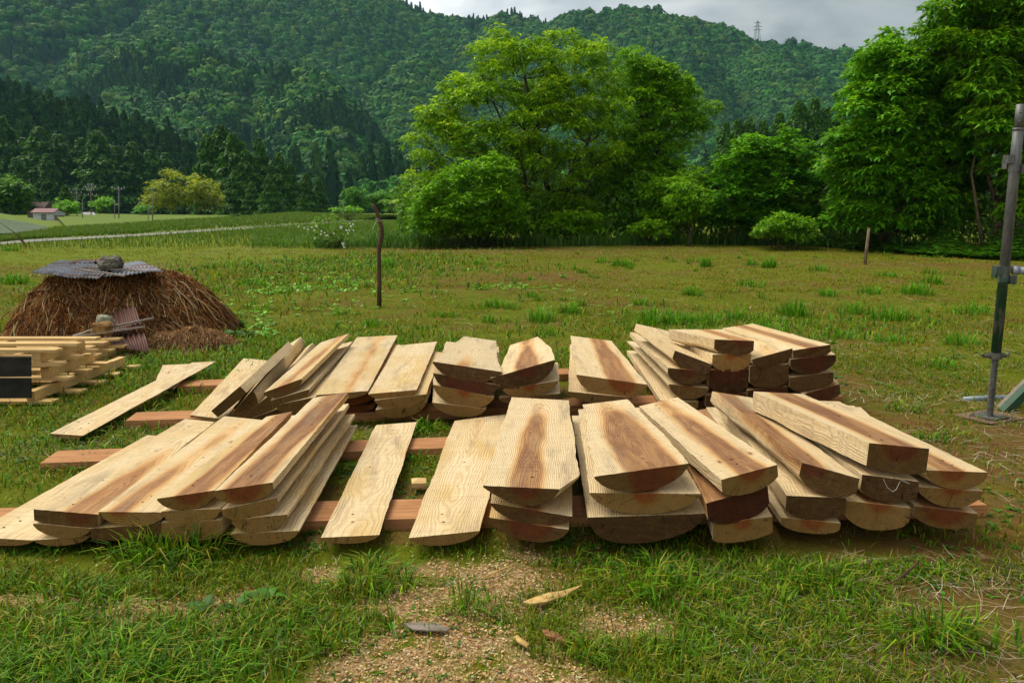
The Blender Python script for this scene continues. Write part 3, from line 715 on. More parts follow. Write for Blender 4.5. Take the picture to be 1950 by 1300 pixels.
tree('broadleaf_tree', [(1165,120),(1200,82),(1250,88),(1270,120),(1310,140),(1340,185),(1372,180),(1365,225),(1335,255),(1320,330),(1320,400),(1300,440),(1130,445),(1110,380),(1150,300),(1160,200)],
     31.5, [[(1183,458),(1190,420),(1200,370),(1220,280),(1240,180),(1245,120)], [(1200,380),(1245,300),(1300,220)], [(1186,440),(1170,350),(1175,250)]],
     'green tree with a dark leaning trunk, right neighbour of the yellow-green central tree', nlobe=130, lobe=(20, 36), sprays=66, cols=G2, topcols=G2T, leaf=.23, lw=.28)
tree('leafy_bush', [(785,448),(775,400),(800,350),(840,322),(890,300),(950,292),(985,320),(1000,370),(1012,420),(1005,466),(850,470),(800,468)],
     26.5, [[(905,468),(900,400),(890,340)], [(905,460),(950,390),(960,330)], [(900,460),(850,400),(830,360)]],
     'dome-shaped bright green bush standing in front of the tallest central tree', 'bush', nlobe=95, lobe=(18, 32), sprays=75, cols=G2, topcols=[(.12, .23, .010), (.16, .25, .014), (.08, .18, .008)], leaf=.19, lw=.32, trunk_r=.06, droop=.35)
tree('vine_covered_shrub', [(1325,440),(1335,345),(1370,285),(1430,245),(1480,232),(1525,250),(1575,290),(1595,360),(1590,455),(1400,462)],
     27.5, [[(1450,460),(1455,380),(1460,290)], [(1450,450),(1400,380),(1390,320)], [(1450,450),(1510,370),(1520,300)]],
     'rounded shrub draped in climbing vines, between the two tall tree groups', 'shrub', nlobe=95, lobe=(20, 34), sprays=75, cols=[(.028, .095, .008), (.045, .125, .009), (.018, .06, .006)], topcols=[(.085, .20, .010), (.12, .22, .012), (.06, .16, .010)], leaf=.18, lw=.5, trunk_r=.07, droop=.3)
tree('leafy_tree', [(1575,440),(1562,360),(1572,280),(1600,228),(1610,170),(1630,112),(1660,75),(1700,52),(1740,80),(1775,130),(1850,150),(1885,300),(1872,440),(1750,468),(1620,462)],
     24, [[(1690,478),(1695,400),(1700,300),(1690,200),(1685,110)], [(1692,440),(1740,340),(1780,250),(1800,180)], [(1692,430),(1640,340),(1610,260)]],
     'large dense dark green tree behind the thin wooden post, right of the shrub', nlobe=150, lobe=(26, 46), sprays=64, cols=[(.034, .105, .008), (.050, .135, .008), (.020, .068, .006)], topcols=[(.11, .22, .010), (.14, .24, .010), (.08, .18, .010)], leaf=.22, lw=.34)
tree('tall_tree', [(1745,120),(1740,60),(1790,-5),(1850,-70),(2080,-70),(2090,420),(1910,440),(1880,300),(1790,160)],
     22.5, [[(1900,485),(1895,380),(1860,260),(1845,150),(1835,60),(1850,0)], [(1935,485),(1930,330),(1925,180),(1930,20)], [(1960,485),(1975,330),(2000,180),(1990,50)], [(1875,480),(1850,330),(1865,230)]],
     'tallest tree in the far right corner, cut by the frame, with slender pale stems', nlobe=150, lobe=(28, 46), sprays=60, cols=[(.044, .115, .007), (.062, .15, .008), (.026, .075, .006)], topcols=[(.12, .21, .010), (.16, .22, .012), (.08, .16, .010)], leaf=.22, lw=.34, trunk_r=.07, stems_mat=simple_wood('pale_bark', (.17, .12, .065), (.09, .06, .035), (14, 14, 3), .6))
tree('leafy_bush', [(1205,450),(1215,360),(1260,320),(1330,310),(1385,340),(1390,452)], 29, [[(1290,462),(1292,420),(1295,360)], [(1288,450),(1250,380),(1245,350)]],
     'mid-height bush filling the gap between the green tree and the vine-covered shrub', 'bush', nlobe=60, lobe=(18, 30), sprays=64, cols=G2, topcols=G2T, leaf=.19, lw=.3, trunk_r=.05)
tree('sapling', [(1262,440),(1272,360),(1305,335),(1350,355),(1352,440)], 26.5, [[(1311,462),(1312,420),(1318,360)]],
     'slim young sapling with a bare thin stem in front of the green tree', 'tree', nlobe=16, lobe=(18, 26), sprays=60, cols=G2, topcols=G2T, leaf=.19, lw=.3, trunk_r=.035)
tree('leafy_bush', [(1010,458),(1012,420),(1060,395),(1125,400),(1165,440),(1150,462)], 28.5, [[(1085,462),(1090,430),(1100,405)]],
     'low bush in the shade beneath the two central trees', 'bush', nlobe=34, lobe=(16, 24), sprays=60, cols=G2, topcols=G2T, leaf=.18, lw=.32, trunk_r=.04)
tree('leafy_bush', [(1425,468),(1440,430),(1480,402),(1530,405),(1565,440),(1560,472)], 24.5, [[(1500,476),(1500,440),(1495,415)]],
     'small pale green bush at the foot of the vine-covered shrub', 'bush', nlobe=40, lobe=(14, 22), sprays=60, cols=G2, topcols=[(.12, .21, .02), (.15, .22, .02), (.08, .17, .01)], leaf=.16, lw=.32, trunk_r=.03)
tree('leafy_bush', [(1195,462),(1200,425),(1240,410),(1275,425),(1285,464)], 27.5, [[(1240,464),(1240,440),(1238,420)]],
     'low dark bush right of the leaning trunk, at the edge of the yard', 'bush', nlobe=20, lobe=(14, 22), sprays=55, cols=G2, topcols=G2T, leaf=.17, lw=.32, trunk_r=.03)
# white flowering shrub
fs = tree('flowering_shrub', [(582,440),(590,412),(620,405),(655,412),(682,430),(678,462),(640,474),(605,468)], 25.5, [[(640,476),(635,450),(615,415)], [(640,474),(660,440),(668,412)], [(640,474),(650,445),(640,410)]],
     'small open shrub with white blossoms left of the crooked stake', 'shrub', nlobe=40, lobe=(9, 16), sprays=30, cols=[(.05, .10, .02), (.07, .13, .02), (.03, .07, .015)], topcols=[(.10, .16, .03), (.13, .18, .03), (.07, .13, .02)], leaf=.13, lw=.35, trunk_r=.02)
bl = MB()
for k in range(30):
    px, py = random.choice(((590, 436), (605, 440), (612, 448), (652, 430), (665, 437), (650, 462), (625, 445), (662, 434)))
    c = aty(px+random.gauss(0, 7), py+random.gauss(0, 5), 24.9+random.uniform(-.2, .2))
    for j in range(5):
        a = j*1.256; d = Vector((math.cos(a), -.3, math.sin(a)))*.034; s = Vector((-math.sin(a), 0, math.cos(a)))*.018
        bl.add([c, c+d*.6+s, c+d, c+d*.6-s], [(0, 1, 2, 3)])
ob = bl.build('blossoms', M_PETAL); ob.parent = fs; ob.location = -fs.location

# ------------------------------------------------------------------ conifers, bamboo, spreading trees: shared shapes
def conifer_mesh(seed, n=4200, wide=.26, cols=None):
    g = np.random.default_rng(seed)
    s = g.random(n)**.85                       # 0 bottom .. 1 top
    lay = np.round(s*17)/17+g.normal(0, .015, n); s = np.clip(lay*.3+s*.7, 0, .995)
    prof = wide*(1-s)**.75*(1-.35*np.exp(-(s/.07)**2))*(1+.22*np.sin(s*41+seed))+.012
    az = g.uniform(0, 2*np.pi, n)
    lob = 1+.28*np.sin(az*3+s*17+seed)+.15*np.sin(az*7-s*30)
    rr = prof*lob*g.uniform(.45, 1.05, n)**.5
    P = np.stack([rr*np.cos(az), rr*np.sin(az), .05+s*.95-rr*.18], 1)
    D = np.stack([np.cos(az), np.sin(az), g.uniform(-.5, .45, n)], 1); D /= np.linalg.norm(D, axis=1)[:, None]
    L = g.uniform(.022, .048, n)*(1.25-.6*s)
    T = np.array(cols)[g.integers(0, len(cols), n)]*(1+g.normal(0, .2, (n, 1)))
    V, Fc, T = leaves_mesh(P, D, g.normal(size=(n, 3))*.7+[0, 0, 1], L*1.3, L*.9, np.clip(T, .003, 1), .5)
    return npmesh('conifer_crown', V, Fc, M_LEAF, {'tint': T})
CC = [(.018, .052, .008), (.028, .075, .009), (.045, .100, .012), (.012, .034, .006)]
conifers = [conifer_mesh(i, 7000, w*1.12, CC) for i, w in ((1, .25), (2, .19), (3, .30))]
CD = [(.019, .052, .008), (.027, .070, .009), (.037, .085, .009), (.013, .036, .006)]
conif_dark = [conifer_mesh(i, 4600, w, CD) for i, w in ((4, .22), (5, .19), (6, .27))]
tk = MB(); tk.tube([(0, 0, -.02), (0, 0, .5), (0, 0, .97)], [.018, .012, .002], 6); CT = tk.mesh('conifer_trunk', M_BARK, True)
def place_conifer(px, py0, py1, Yd, meshes, label, group, k, wsc=1.):
    b = aty(px, py0, Yd); t = aty(px, py1, Yd); b.z = min(b.z, 0) if b.z < 0 else b.z
    if b.z > 0: b.z = 0
    h = t.z-b.z
    r = empty('conifer_tree', b, label, 'tree', group); r.scale = (h*wsc, h*wsc, h); r.rotation_euler.z = k*1.7
    link('crown', meshes[k % len(meshes)], r); link('trunk', CT, r)
    return r
ctab = [(402,412,255,150,.8,'narrow conifer at the left edge of the tall bright conifer clump'),
 (428,412,238,152,1.,'tallest conifer of the clump right of the yellow bamboo'),
 (452,412,252,148,.9,'tall conifer just right of the tallest one in the clump'),
 (474,412,285,146,1.,'conifer in the middle of the clump with a rounded lower side'),
 (500,412,262,150,.8,'pointed conifer near the middle right of the clump'),
 (516,412,330,130,.8,'small bright conifer standing in front of the clump'),
 (536,412,290,150,.9,'conifer of middling height right of the pointed one'),
 (556,412,310,150,.9,'conifer on the falling right side of the clump'),
 (578,412,366,128,.8,'smallest bright conifer near the right end of the clump'),
 (586,412,328,152,.9,'second to last conifer at the right end of the clump'),
 (610,412,338,155,1.,'last conifer at the right end of the clump before the spreading trees'),
 (450,412,325,136,1.,'bushy low conifer at the front left of the clump'),
 (482,412,345,134,1.,'short wide conifer at the front middle of the clump')]
for k, (px, y0, y1, Yd, ws, lb) in enumerate(ctab): place_conifer(px, y0, y1, Yd, conifers, lb, 'conifers in the bright clump across the field', k, ws)
# dark conifers along the foot of the left hill
lb_pos = ['far left dark conifer rising behind the round dark tree', 'dark conifer behind the brown house roof', 'tall dark conifer left of the utility poles',
 'dark conifer straight behind the wooden utility poles', 'broad dark conifer right above the far road', 'dark conifer above the antenna-like pole', 'dark conifer left of the bamboo and behind the tall concrete pole',
 'slim dark conifer near the bamboo', 'dark conifer whose tip shows above the left of the bamboo', 'dark conifer behind the middle of the bamboo', 'dark conifer above the right of the bamboo', 'dark conifer between bamboo and bright conifer clump',
 'low dark conifer left of the shed behind the bushes', 'dark conifer filling the gap behind the shed']
for k, (px, y1, Yd) in enumerate(((18,222,215),(58,262,220),(88,240,212),(122,255,215),(165,262,218),(198,248,210),(232,278,215),(262,270,216),(292,285,218),(322,290,222),(352,318,225),(385,330,226),(40,300,200),(100,292,205))):
    place_conifer(px, 408, y1, Yd, conif_dark, lb_pos[k], 'dark conifers at the foot of the left hill', k, 1.15)
for k, (px, y1, lb) in enumerate(((1375,232,'dark distant conifer nearest to the central trees, right of them'), (1398,226,'second dark distant conifer right of the central trees'), (1420,222,'dark distant conifer above the vine-covered shrub on its left'),
    (1446,228,'dark distant conifer above the crest of the vine-covered shrub'), (1475,214,'dark distant conifer right above the vine-covered shrub'), (1510,190,'tallest distant conifer above the vine-covered shrub'), (1538,186,'tall distant conifer beside the tallest one, left of the dense tree'), (1562,204,'distant conifer half hidden by the large dense tree'), (1590,215,'distant conifer behind the left edge of the large dense tree'))):
    place_conifer(px, 400, y1, 120, conif_dark, lb, 'distant conifers seen above the shrub', k, .75)
# small poplar-like conifers among the village
for px, y0, y1, Yd, lb in ((128,412,352,112,'tiny pointed conifer beside the left utility pole'), (545,411,372,135,'tiny conifer at the field edge below the clump')):
    place_conifer(px, y0, y1, Yd, conifers, lb, None, 3, 1.)

tree('bamboo_grove', [(262,398),(268,362),(300,345),(318,318),(332,312),(350,330),(385,328),(415,350),(436,372),(438,408),(270,408)], 128,
     [[(350,412),(350,370),(340,330)], [(380,412),(385,370),(395,345)], [(310,412),(305,380),(300,360)]], 'yellow-green feathery bamboo grove at the far side of the field', 'bamboo',
     nlobe=90, lobe=(9, 17), sprays=60, leaf=.8, lw=.28, cols=[(.085, .11, .008), (.12, .145, .010), (.055, .08, .008)], topcols=[(.21, .20, .010), (.27, .235, .012), (.15, .165, .01)], trunk_r=.15, droop=.5)
tree('round_tree', [(-60,330),(0,332),(35,335),(58,365),(62,412),(-60,412)], 100, [[(10,415),(10,370),(12,345)]], 'dark round tree at the left edge of the photo beyond the paddy', 'tree',
     nlobe=40, lobe=(14, 24), sprays=60, leaf=.7, lw=.4, cols=[(.022, .065, .010), (.035, .09, .010)], topcols=[(.06, .13, .012), (.05, .11, .01)], trunk_r=.3)
tree('garden_tree', [(98,414),(102,388),(118,376),(140,378),(155,400),(152,416)], 96, [[(128,418),(128,400),(126,385)]], 'bright green layered garden tree beside the red-roofed shed', 'tree',
     nlobe=22, lobe=(8, 13), sprays=60, leaf=.5, lw=.4, cols=[(.05, .13, .010), (.07, .16, .010)], topcols=[(.13, .24, .015), (.10, .20, .01)], trunk_r=.12)
tree('garden_tree', [(168,398),(180,380),(215,368),(222,385),(214,404),(185,404)], 120, [[(190,408),(192,395),(198,380)]], 'spreading bright tree between the utility poles by the far road', 'tree',
     nlobe=22, lobe=(7, 12), sprays=55, leaf=.6, lw=.4, cols=[(.05, .13, .010), (.07, .16, .010)], topcols=[(.12, .22, .015), (.10, .20, .01)], trunk_r=.12)
tree('leafy_bush', [(248,412),(255,396),(280,386),(300,398),(300,412)], 118, [[(270,413),(272,405),(275,398)]], 'low green bush at the left foot of the yellow bamboo', 'bush',
     nlobe=18, lobe=(7, 11), sprays=50, leaf=.5, lw=.4, cols=[(.03, .10, .010), (.045, .12, .010)], topcols=[(.07, .17, .015)], trunk_r=.08)
for k, (poly, tr, lb, Yd) in enumerate((([(645,400),(650,368),(672,354),(695,362),(705,385),(700,412),(660,412)], [(675,414),(676,395),(678,370)], 'spreading layered dark tree left of the stake top', 118),
    ([(700,408),(698,372),(712,360),(735,362),(755,385),(760,412)], [(728,414),(728,395),(726,375)], 'spreading layered dark tree right behind the stake top', 120),
    ([(728,400),(735,365),(755,348),(790,342),(820,350),(830,410),(740,412)], [(780,414),(780,390),(775,360)], 'olive green tree peeping out left of the dome-shaped bush', 100))):
    tree('spreading_tree', poly, Yd, [tr], lb, 'tree', nlobe=34, lobe=(9, 16), sprays=60, leaf=.6, lw=.38,
         cols=[(.020, .075, .010), (.035, .10, .010), (.015, .05, .008)] if k < 2 else [(.04, .10, .012), (.06, .12, .012)], topcols=[(.055, .15, .012), (.08, .17, .015)] if k < 2 else [(.10, .17, .015)], trunk_r=.2)
tree('leafy_bush', [(625,412),(630,396),(660,388),(690,392),(700,412)], 90, [[(662,414),(662,404),(662,396)]], 'pale low bush in front of the layered dark trees', 'bush',
     nlobe=22, lobe=(7, 11), sprays=50, leaf=.42, lw=.4, cols=[(.05, .13, .010), (.07, .15, .010)], topcols=[(.12, .23, .015)], trunk_r=.08)

# ------------------------------------------------------------------ hills with forest
def lumpy(seed, n=330, conif=False):
    g = np.random.default_rng(seed); V = []; Fc = []; T = []
    if conif:
        s = g.random(n)**.8; az = g.uniform(0, 6.283, n); rr = .30*(1-s)**.8*g.uniform(.8, 1.1, n)+.01
        P = np.stack([rr*np.cos(az), rr*np.sin(az), s*1.5], 1)
        D = np.stack([np.cos(az), np.sin(az), g.uniform(-.6, .5, n)], 1); L = g.uniform(.12, .26, n)*(1.15-.6*s)
    else:
        D = g.normal(size=(n, 3)); D /= np.linalg.norm(D, axis=1)[:, None]; D[:, 2] = np.where(D[:, 2] < -.1, -D[:, 2], D[:, 2])
        lump = 1+.20*np.sin(D[:, 0]*6+seed)*np.cos(D[:, 1]*5)+.12*np.sin(D[:, 2]*9+seed*2)
        P = D*np.array([.5, .5, .46])*lump[:, None]+[0, 0, .42]; L = g.uniform(.08, .17, n)
    a = g.normal(size=(n, 3)); U = np.cross(D, a); U /= np.linalg.norm(U, axis=1)[:, None]; W = np.cross(D, U)
    U = U+D*g.normal(0, .35, (n, 1)); k = L[:, None]
    q = np.stack([P-U*k*.6, P+W*k*.6, P+U*k*.7, P-W*k*.6], 1).reshape(-1, 3)
    Fq = np.arange(n*4).reshape(n, 4)
    t = np.repeat(g.uniform(.6, 1.35, n), 4)
    # inner body so the crown is not see-through
    m = 10; rings = []
    for i, (zz, r) in enumerate(((.02, .12), (.2, .36), (.5, .42), (.78, .28), (.9, .05)) if not conif else ((0, .2), (.1, .26), (.6, .17), (1.1, .08), (1.45, .01))):
        for j in range(m): rings.append((r*math.cos(6.283*j/m), r*math.sin(6.283*j/m), zz))
    b = n*4; fr_ = [(b+i*m+j, b+i*m+(j+1) % m, b+(i+1)*m+(j+1) % m, b+(i+1)*m+j) for i in range(4) for j in range(m)]
    V = np.concatenate([q, np.array(rings)]); Fc = np.concatenate([Fq, np.array(fr_)])
    t = np.concatenate([t, np.full(len(rings), .8)])
    me = npmesh('canopy_piece', V, Fc, M_CONIF if conif else M_FOREST, {'ftint': np.stack([t, t, t], 1)})
    return bpy.data.objects.new('canopy_piece', me)
LUMPS = [lumpy(i) for i in range(4)]; CLUMPS = [lumpy(i+10, 150, True) for i in range(3)]
def scatter_tree(objs, name):
    ng = bpy.data.node_groups.new(name, 'GeometryNodeTree')
    ng.interface.new_socket('Geometry', in_out='INPUT', socket_type='NodeSocketGeometry')
    ng.interface.new_socket('Geometry', in_out='OUTPUT', socket_type='NodeSocketGeometry')
    N = ng.nodes.new; L = ng.links.new
    gi = N('NodeGroupInput'); go = N('NodeGroupOutput'); gj = N('GeometryNodeGeometryToInstance')
    for o in reversed(objs):
        oi = N('GeometryNodeObjectInfo'); oi.inputs['Object'].default_value = o; L(oi.outputs['Geometry'], gj.inputs[0])
    iop = N('GeometryNodeInstanceOnPoints'); L(gi.outputs[0], iop.inputs['Points'])
    # separate instances: one Geometry-to-Instance per source, joined
    ng.nodes.remove(gj); jn = N('GeometryNodeJoinGeometry')
    for n_ in [n_ for n_ in ng.nodes if n_.bl_idname == 'GeometryNodeObjectInfo']:
        g2 = N('GeometryNodeGeometryToInstance'); L(n_.outputs['Geometry'], g2.inputs[0]); L(g2.outputs[0], jn.inputs[0])
    L(jn.outputs[0], iop.inputs['Instance']); iop.inputs['Pick Instance'].default_value = True
    def at(nm, ty):
        a = N('GeometryNodeInputNamedAttribute'); a.data_type = ty; a.inputs[0].default_value = nm; return a.outputs[0]
    L(at('pick', 'INT'), iop.inputs['Instance Index']); L(at('scl', 'FLOAT_VECTOR'), iop.inputs['Scale'])
    L(at('rot', 'FLOAT_VECTOR'), iop.inputs['Rotation']); L(iop.outputs[0], go.inputs[0])
    return ng
NG = scatter_tree(LUMPS+CLUMPS, 'scatter_canopy')
def scatter(name, P, scl, rot, pick, label, cat):
    me = bpy.data.meshes.new(name); me.vertices.add(len(P)); me.vertices.foreach_set('co', np.asarray(P, np.float32).ravel())
    a = me.attributes.new('scl', 'FLOAT_VECTOR', 'POINT'); a.data.foreach_set('vector', np.asarray(scl, np.float32).ravel())
    a = me.attributes.new('rot', 'FLOAT_VECTOR', 'POINT'); a.data.foreach_set('vector', np.asarray(rot, np.float32).ravel())
    a = me.attributes.new('pick', 'INT', 'POINT'); a.data.foreach_set('value', np.asarray(pick, np.int32))
    o = link(name, me); md = o.modifiers.new('scatter', 'NODES'); md.node_group = NG
    return tag(o, label, cat, kind='stuff')
def hill(name, ridge, base, ntrees, size, conif_frac, seed, label, back=180, rough=1., prof=1.15, ns=70, nt=26, cth=.5):
    """ridge: (px, py, Y) crest points ; base: (px, Y) foot points at ground level, same parameter"""
    rid = [aty(*q) for q in ridge]; bas = [Vector(((q[0]-975)/F*q[1]*1.0, q[1], 0)) for q in base]
    def lerp(L, s):
        k = s*(len(L)-1); i = min(int(k), len(L)-2); return L[i].lerp(L[i+1], k-i)
    S = np.linspace(0, 1, ns); Tt = np.linspace(0, 1.45, nt)
    def surf(s, t):
        r = np.array([lerp(rid, q) for q in np.ravel(s)]); b = np.array([lerp(bas, q) for q in np.ravel(s)])
        t = np.ravel(t)[:, None]
        xy = b[:, :2]+(r[:, :2]-b[:, :2])*np.minimum(t, 1)
        back_dir = (r[:, :2]-b[:, :2]); back_dir /= np.linalg.norm(back_dir, axis=1)[:, None]
        over = np.clip(t-1, 0, 1); xy = xy+back_dir*over*back*2
        z = r[:, 2:]*np.where(t <= 1, np.minimum(t, 1)**prof, 1-over*1.1)
        nz = (fbm(xy[:, 0]/150+seed, xy[:, 1]/150, 3)-.5)[:, None]; spur = (np.abs(vnoise(xy[:, 0]/95+seed*3, xy[:, 1]/260)-.5)*2)[:, None]
        w = np.clip(np.sin(np.clip(t, 0, 1)*math.pi), 0, 1)
        z = z+w*(nz*75+(spur-.5)*85)*rough-6*(t < .02)
        return np.concatenate([xy, z], 1)
    SS, TT_ = np.meshgrid(S, Tt)
    V = surf(SS, TT_); idx = np.arange(ns*nt).reshape(nt, ns)
    Fq = np.stack([idx[:-1, :-1], idx[:-1, 1:], idx[1:, 1:], idx[1:, :-1]], -1).reshape(-1, 4)
    tag(link(name, npmesh(name, V, Fq, M_HILL, smooth_sh=True)), kind='structure')
    s = rng.random(ntrees); t = rng.random(ntrees)**.9*1.06
    P = surf(s, t); P = P[P[:, 2] > -2]; n = len(P)
    sz = size*np.clip(rng.normal(1, .28, n), .5, 1.8)
    cm = fbm(P[:, 0]/70+seed*2, P[:, 1]/70+P[:, 2]/50, 3)
    isc = (cm+rng.normal(0, .06, n)) < cth*conif_frac*2*.5+(.22 if conif_frac > 0 else -9)
    pick = np.where(isc, 4+rng.integers(0, 3, n), rng.integers(0, 4, n))
    P[:, 2] -= sz*.12
    scl = np.stack([sz, sz, sz*rng.uniform(.85, 1.25, n)], 1); scl[isc] *= np.array([.85, .85, .85])
    rot = np.stack([rng.normal(0, .06, n), rng.normal(0, .06, n), rng.uniform(0, 6.28, n)], 1)
    scatter('forest', P, scl, rot, pick, label, 'forest')
hill('far_mountain', [(-500,-317,1150),(-150,-317,1150),(200,-247,1150),(520,-97,1120),(640,-37,1100),(735,9,1080),(795,35,1060),(860,49,1050),(905,53,1040),(960,43,1040),(1010,57,1030),(1080,65,1030),(1160,103,1000)],
     [(-500,620),(-150,600),(100,580),(300,570),(450,560),(560,560),(640,560),(700,560),(760,560),(830,560),(900,560),(980,560),(1050,560)], 36000, 9.5, .06, 1.3, 'forested mountain slope filling the upper left', rough=.9)
hill('right_mountain', [(880,83,1010),(960,79,990),(1045,61,980),(1090,39,970),(1190,33,960),(1300,47,950),(1390,69,930),(1430,93,925),(1480,99,920),(1570,113,900),(1635,117,900),(1720,133,890),(1850,163,880),(2050,183,880)],
     [(880,520),(960,520),(1045,520),(1090,520),(1190,520),(1290,520),(1380,520),(1430,520),(1480,520),(1570,520),(1635,520),(1720,520),(1850,520),(2050,520)], 23000, 9.5, .0, 5.1, 'forested mountain behind the central trees', rough=.7)
hill('middle_spur', [(20,330,640),(110,245,640),(180,170,640),(235,125,640),(290,100,640),(360,112,630),(420,132,620),(500,160,600),(580,152,590),(640,192,570),(700,262,550),(750,330,530),(800,400,500)],
     [(20,430),(110,420),(180,415),(235,410),(290,405),(360,400),(420,400),(500,400),(570,400),(620,400),(680,405),(740,410),(800,420)], 10500, 9.0, .20, 9.7, 'nearer wooded spur in front of the upper left mountain', rough=.45, back=90)
hill('left_foothill', [(-160,160,330),(-60,182,330),(0,205,330),(60,228,330),(120,252,325),(180,278,320),(250,300,315),(320,326,310),(380,355,300),(440,400,290)],
     [(-160,230),(-60,230),(0,230),(60,228),(120,225),(180,225),(250,225),(320,228),(380,232),(440,235)], 2600, 8.0, 1.05, 14.2, 'dark conifer wood on the low hill at the left', rough=.15, back=60, cth=.75)
# wooded strip between the field and the mountains
nW = 1500; xw = rng.uniform(-330, 380, nW); yw = rng.uniform(300, 520, nW); zz = np.zeros(nW)-1
szw = rng.uniform(9, 15, nW); pk = rng.choice([0, 1, 2, 3, 4, 5, 6], nW, p=[.08, .08, .07, .07, .24, .23, .23])
scatter('forest', np.stack([xw, yw, zz], 1), np.stack([szw, szw, szw*rng.uniform(1, 1.4, nW)], 1), np.stack([zz*0, zz*0, rng.uniform(0, 6.28, nW)], 1), pk, 'strip of valley forest at the foot of the mountains', 'forest')

# ================================================================== fields, path, village
def strip(name, L0, L1, mat, kind='structure', n=60, zoff=0., extra=None):
    def lerp(L, s):
        k = s*(len(L)-1); i = min(int(k), len(L)-2); return L[i].lerp(L[i+1], k-i)
    rows = [L0, L1]+(extra or []); V = []
    for i in range(len(rows)-1):
        m = 6
        for j in range(m+(1 if i == len(rows)-2 else 0)):
            for k in range(n+1):
                p = lerp(rows[i], k/n).lerp(lerp(rows[i+1], k/n), j/m); V.append((p.x, p.y, p.z+zoff))
    V = np.array(V); nr = len(V)//(n+1); idx = np.arange(len(V)).reshape(nr, n+1)
    Fq = np.stack([idx[:-1, :-1], idx[:-1, 1:], idx[1:, 1:], idx[1:, :-1]], -1).reshape(-1, 4)
    o = link(name, npmesh(name, V, Fq, mat, smooth_sh=True)); return tag(o, kind=kind), V.reshape(nr, n+1, 3)
M_FIELD = flat_mat('paddy_grass', (.10, .15, .010), (.15, .19, .016), 1.2, .95, .2)
M_BANK = flat_mat('bank_grass', (.09, .155, .008), (.14, .19, .010), 2.5, .95, .2)
pth = [atz(-60,472,.03), atz(0,466,.03), atz(54,461,.03), atz(256,450,.03), atz(420,439,.03), atz(500,434,.03), atz(580,428,.03), atz(690,421,.03)]
pth2 = [atz(-60,464,.03), atz(0,461,.03), atz(54,456,.03), atz(256,446,.03), atz(420,435.5,.03), atz(500,430.5,.03), atz(580,425.5,.03), atz(690,419,.03)]
strip('path', pth, pth2, M_PATH)
crest = [aty(-60,460,28.5), aty(0,455,34), aty(54,448,37), aty(115,438,44), aty(205,433,50), aty(333,422,75), aty(500,411,100), aty(560,406,110), aty(640,409,106), aty(780,413,98)]
front = [p.copy() for p in (atz(-60,463,.03), atz(0,460.5,.03), atz(54,455.5,.03), atz(130,452,.03), atz(256,445.5,.03), atz(370,438.5,.03), atz(500,430,.03), atz(580,425,.03), atz(640,421,.03), atz(740,417,.03))]
backl = [p+Vector((0, 14, -1.2)) for p in crest]
_, TER = strip('upper_paddy_field', front, crest, M_FIELD, extra=[backl])
bank0 = [atz(-60,452,.05), atz(0,449,.05), atz(60,446,.05), atz(128,439,.05), atz(200,436,.05)]
pw = [aty(-60,412,70), aty(0,416,72), aty(60,425,66), aty(128,440,52), aty(140,441,51)]
M_WATER = NT('paddy_water'); g_ = M_WATER.n('NewGeometry').outputs['Position']; wn = M_WATER.noise(g_, .9, 4)
M_WATER = M_WATER.done(M_WATER.bsdf(M_WATER.mix(M_WATER.ramp(wn, .4, .6), (.16, .20, .12), (.12, .17, .07)), .25, .5))
strip('flooded_paddy', [p+Vector((0, 0, .06)) for p in (atz(-60,450,.0), atz(0,447,.0), atz(60,444,.0), atz(110,441,.0), atz(126,440,.0))], pw, M_WATER)
strip('grass_bank', [p+Vector((0, 0, -.02)) for p in pw], [aty(-60,400,80), aty(0,406,80), aty(60,415,78), aty(140,434,64), aty(260,432,60)], M_BANK, extra=[[aty(-60,402,92), aty(0,410,92), aty(60,419,90), aty(160,421,88), aty(300,419,84)]])
strip('far_road', [aty(158,421,88), aty(190,421,88)], [aty(157,404,118), aty(179,404,118)], M_ROAD, n=4)
strip('far_meadow', [atz(130,436,.04), atz(260,424,.05), atz(400,416,.05), atz(560,411,.05)], [aty(100,404,122), aty(260,408,122), aty(400,409.5,122), aty(620,410,122)], M_BANK)

# rice seedlings in rows
P = []
a0 = math.radians(20)
ii, jj = np.meshgrid(np.arange(-150, 150), np.arange(-20, 200)); u = ii*.42; v = jj*.36
x = -16+u*math.cos(a0)-v*math.sin(a0)*-1; y = 18+v*math.cos(a0)-u*math.sin(a0)*-.6
x = x.ravel()+rng.normal(0, .04, x.size); y = y.ravel()+rng.normal(0, .04, y.size)
px, py = proj(x, y, 0*x)
lim = np.interp(px, [-60, 0, 54, 256, 420, 500, 580, 690, 760], [474, 468, 463, 452, 441, 436, 430, 423, 420])
yard = np.interp(px, [-80, 250, 600, 760], [474, 474, 470, 462])
keep = (py > lim+1) & (py < yard) & (px > -120) & (px < 760)
P.append(np.stack([x[keep], y[keep], 0*x[keep]], 1))
ter = TER[:8]
for _ in range(1):
    n = 15000; s = rng.random(n)*60; t = rng.random(n)**.8*6.5
    t = np.round(t*9)/9; i = np.minimum(s.astype(int), 59); j = np.minimum(t.astype(int), 6); fs_ = (s-i)[:, None]; ft = (t-j)[:, None]
    q = (ter[j, i]*(1-fs_)+ter[j, i+1]*fs_)*(1-ft)+(ter[j+1, i]*(1-fs_)+ter[j+1, i+1]*fs_)*ft
    P.append(q)
P = np.concatenate(P); P = np.repeat(P, 3, 0); n = len(P); P[:, :2] += rng.normal(0, .03, (n, 2))
hh = rng.uniform(.16, .30, n)*np.clip(P[:, 1]/40, .8, 1.3); ww = .022*np.clip(P[:, 1]/28, .8, 3)
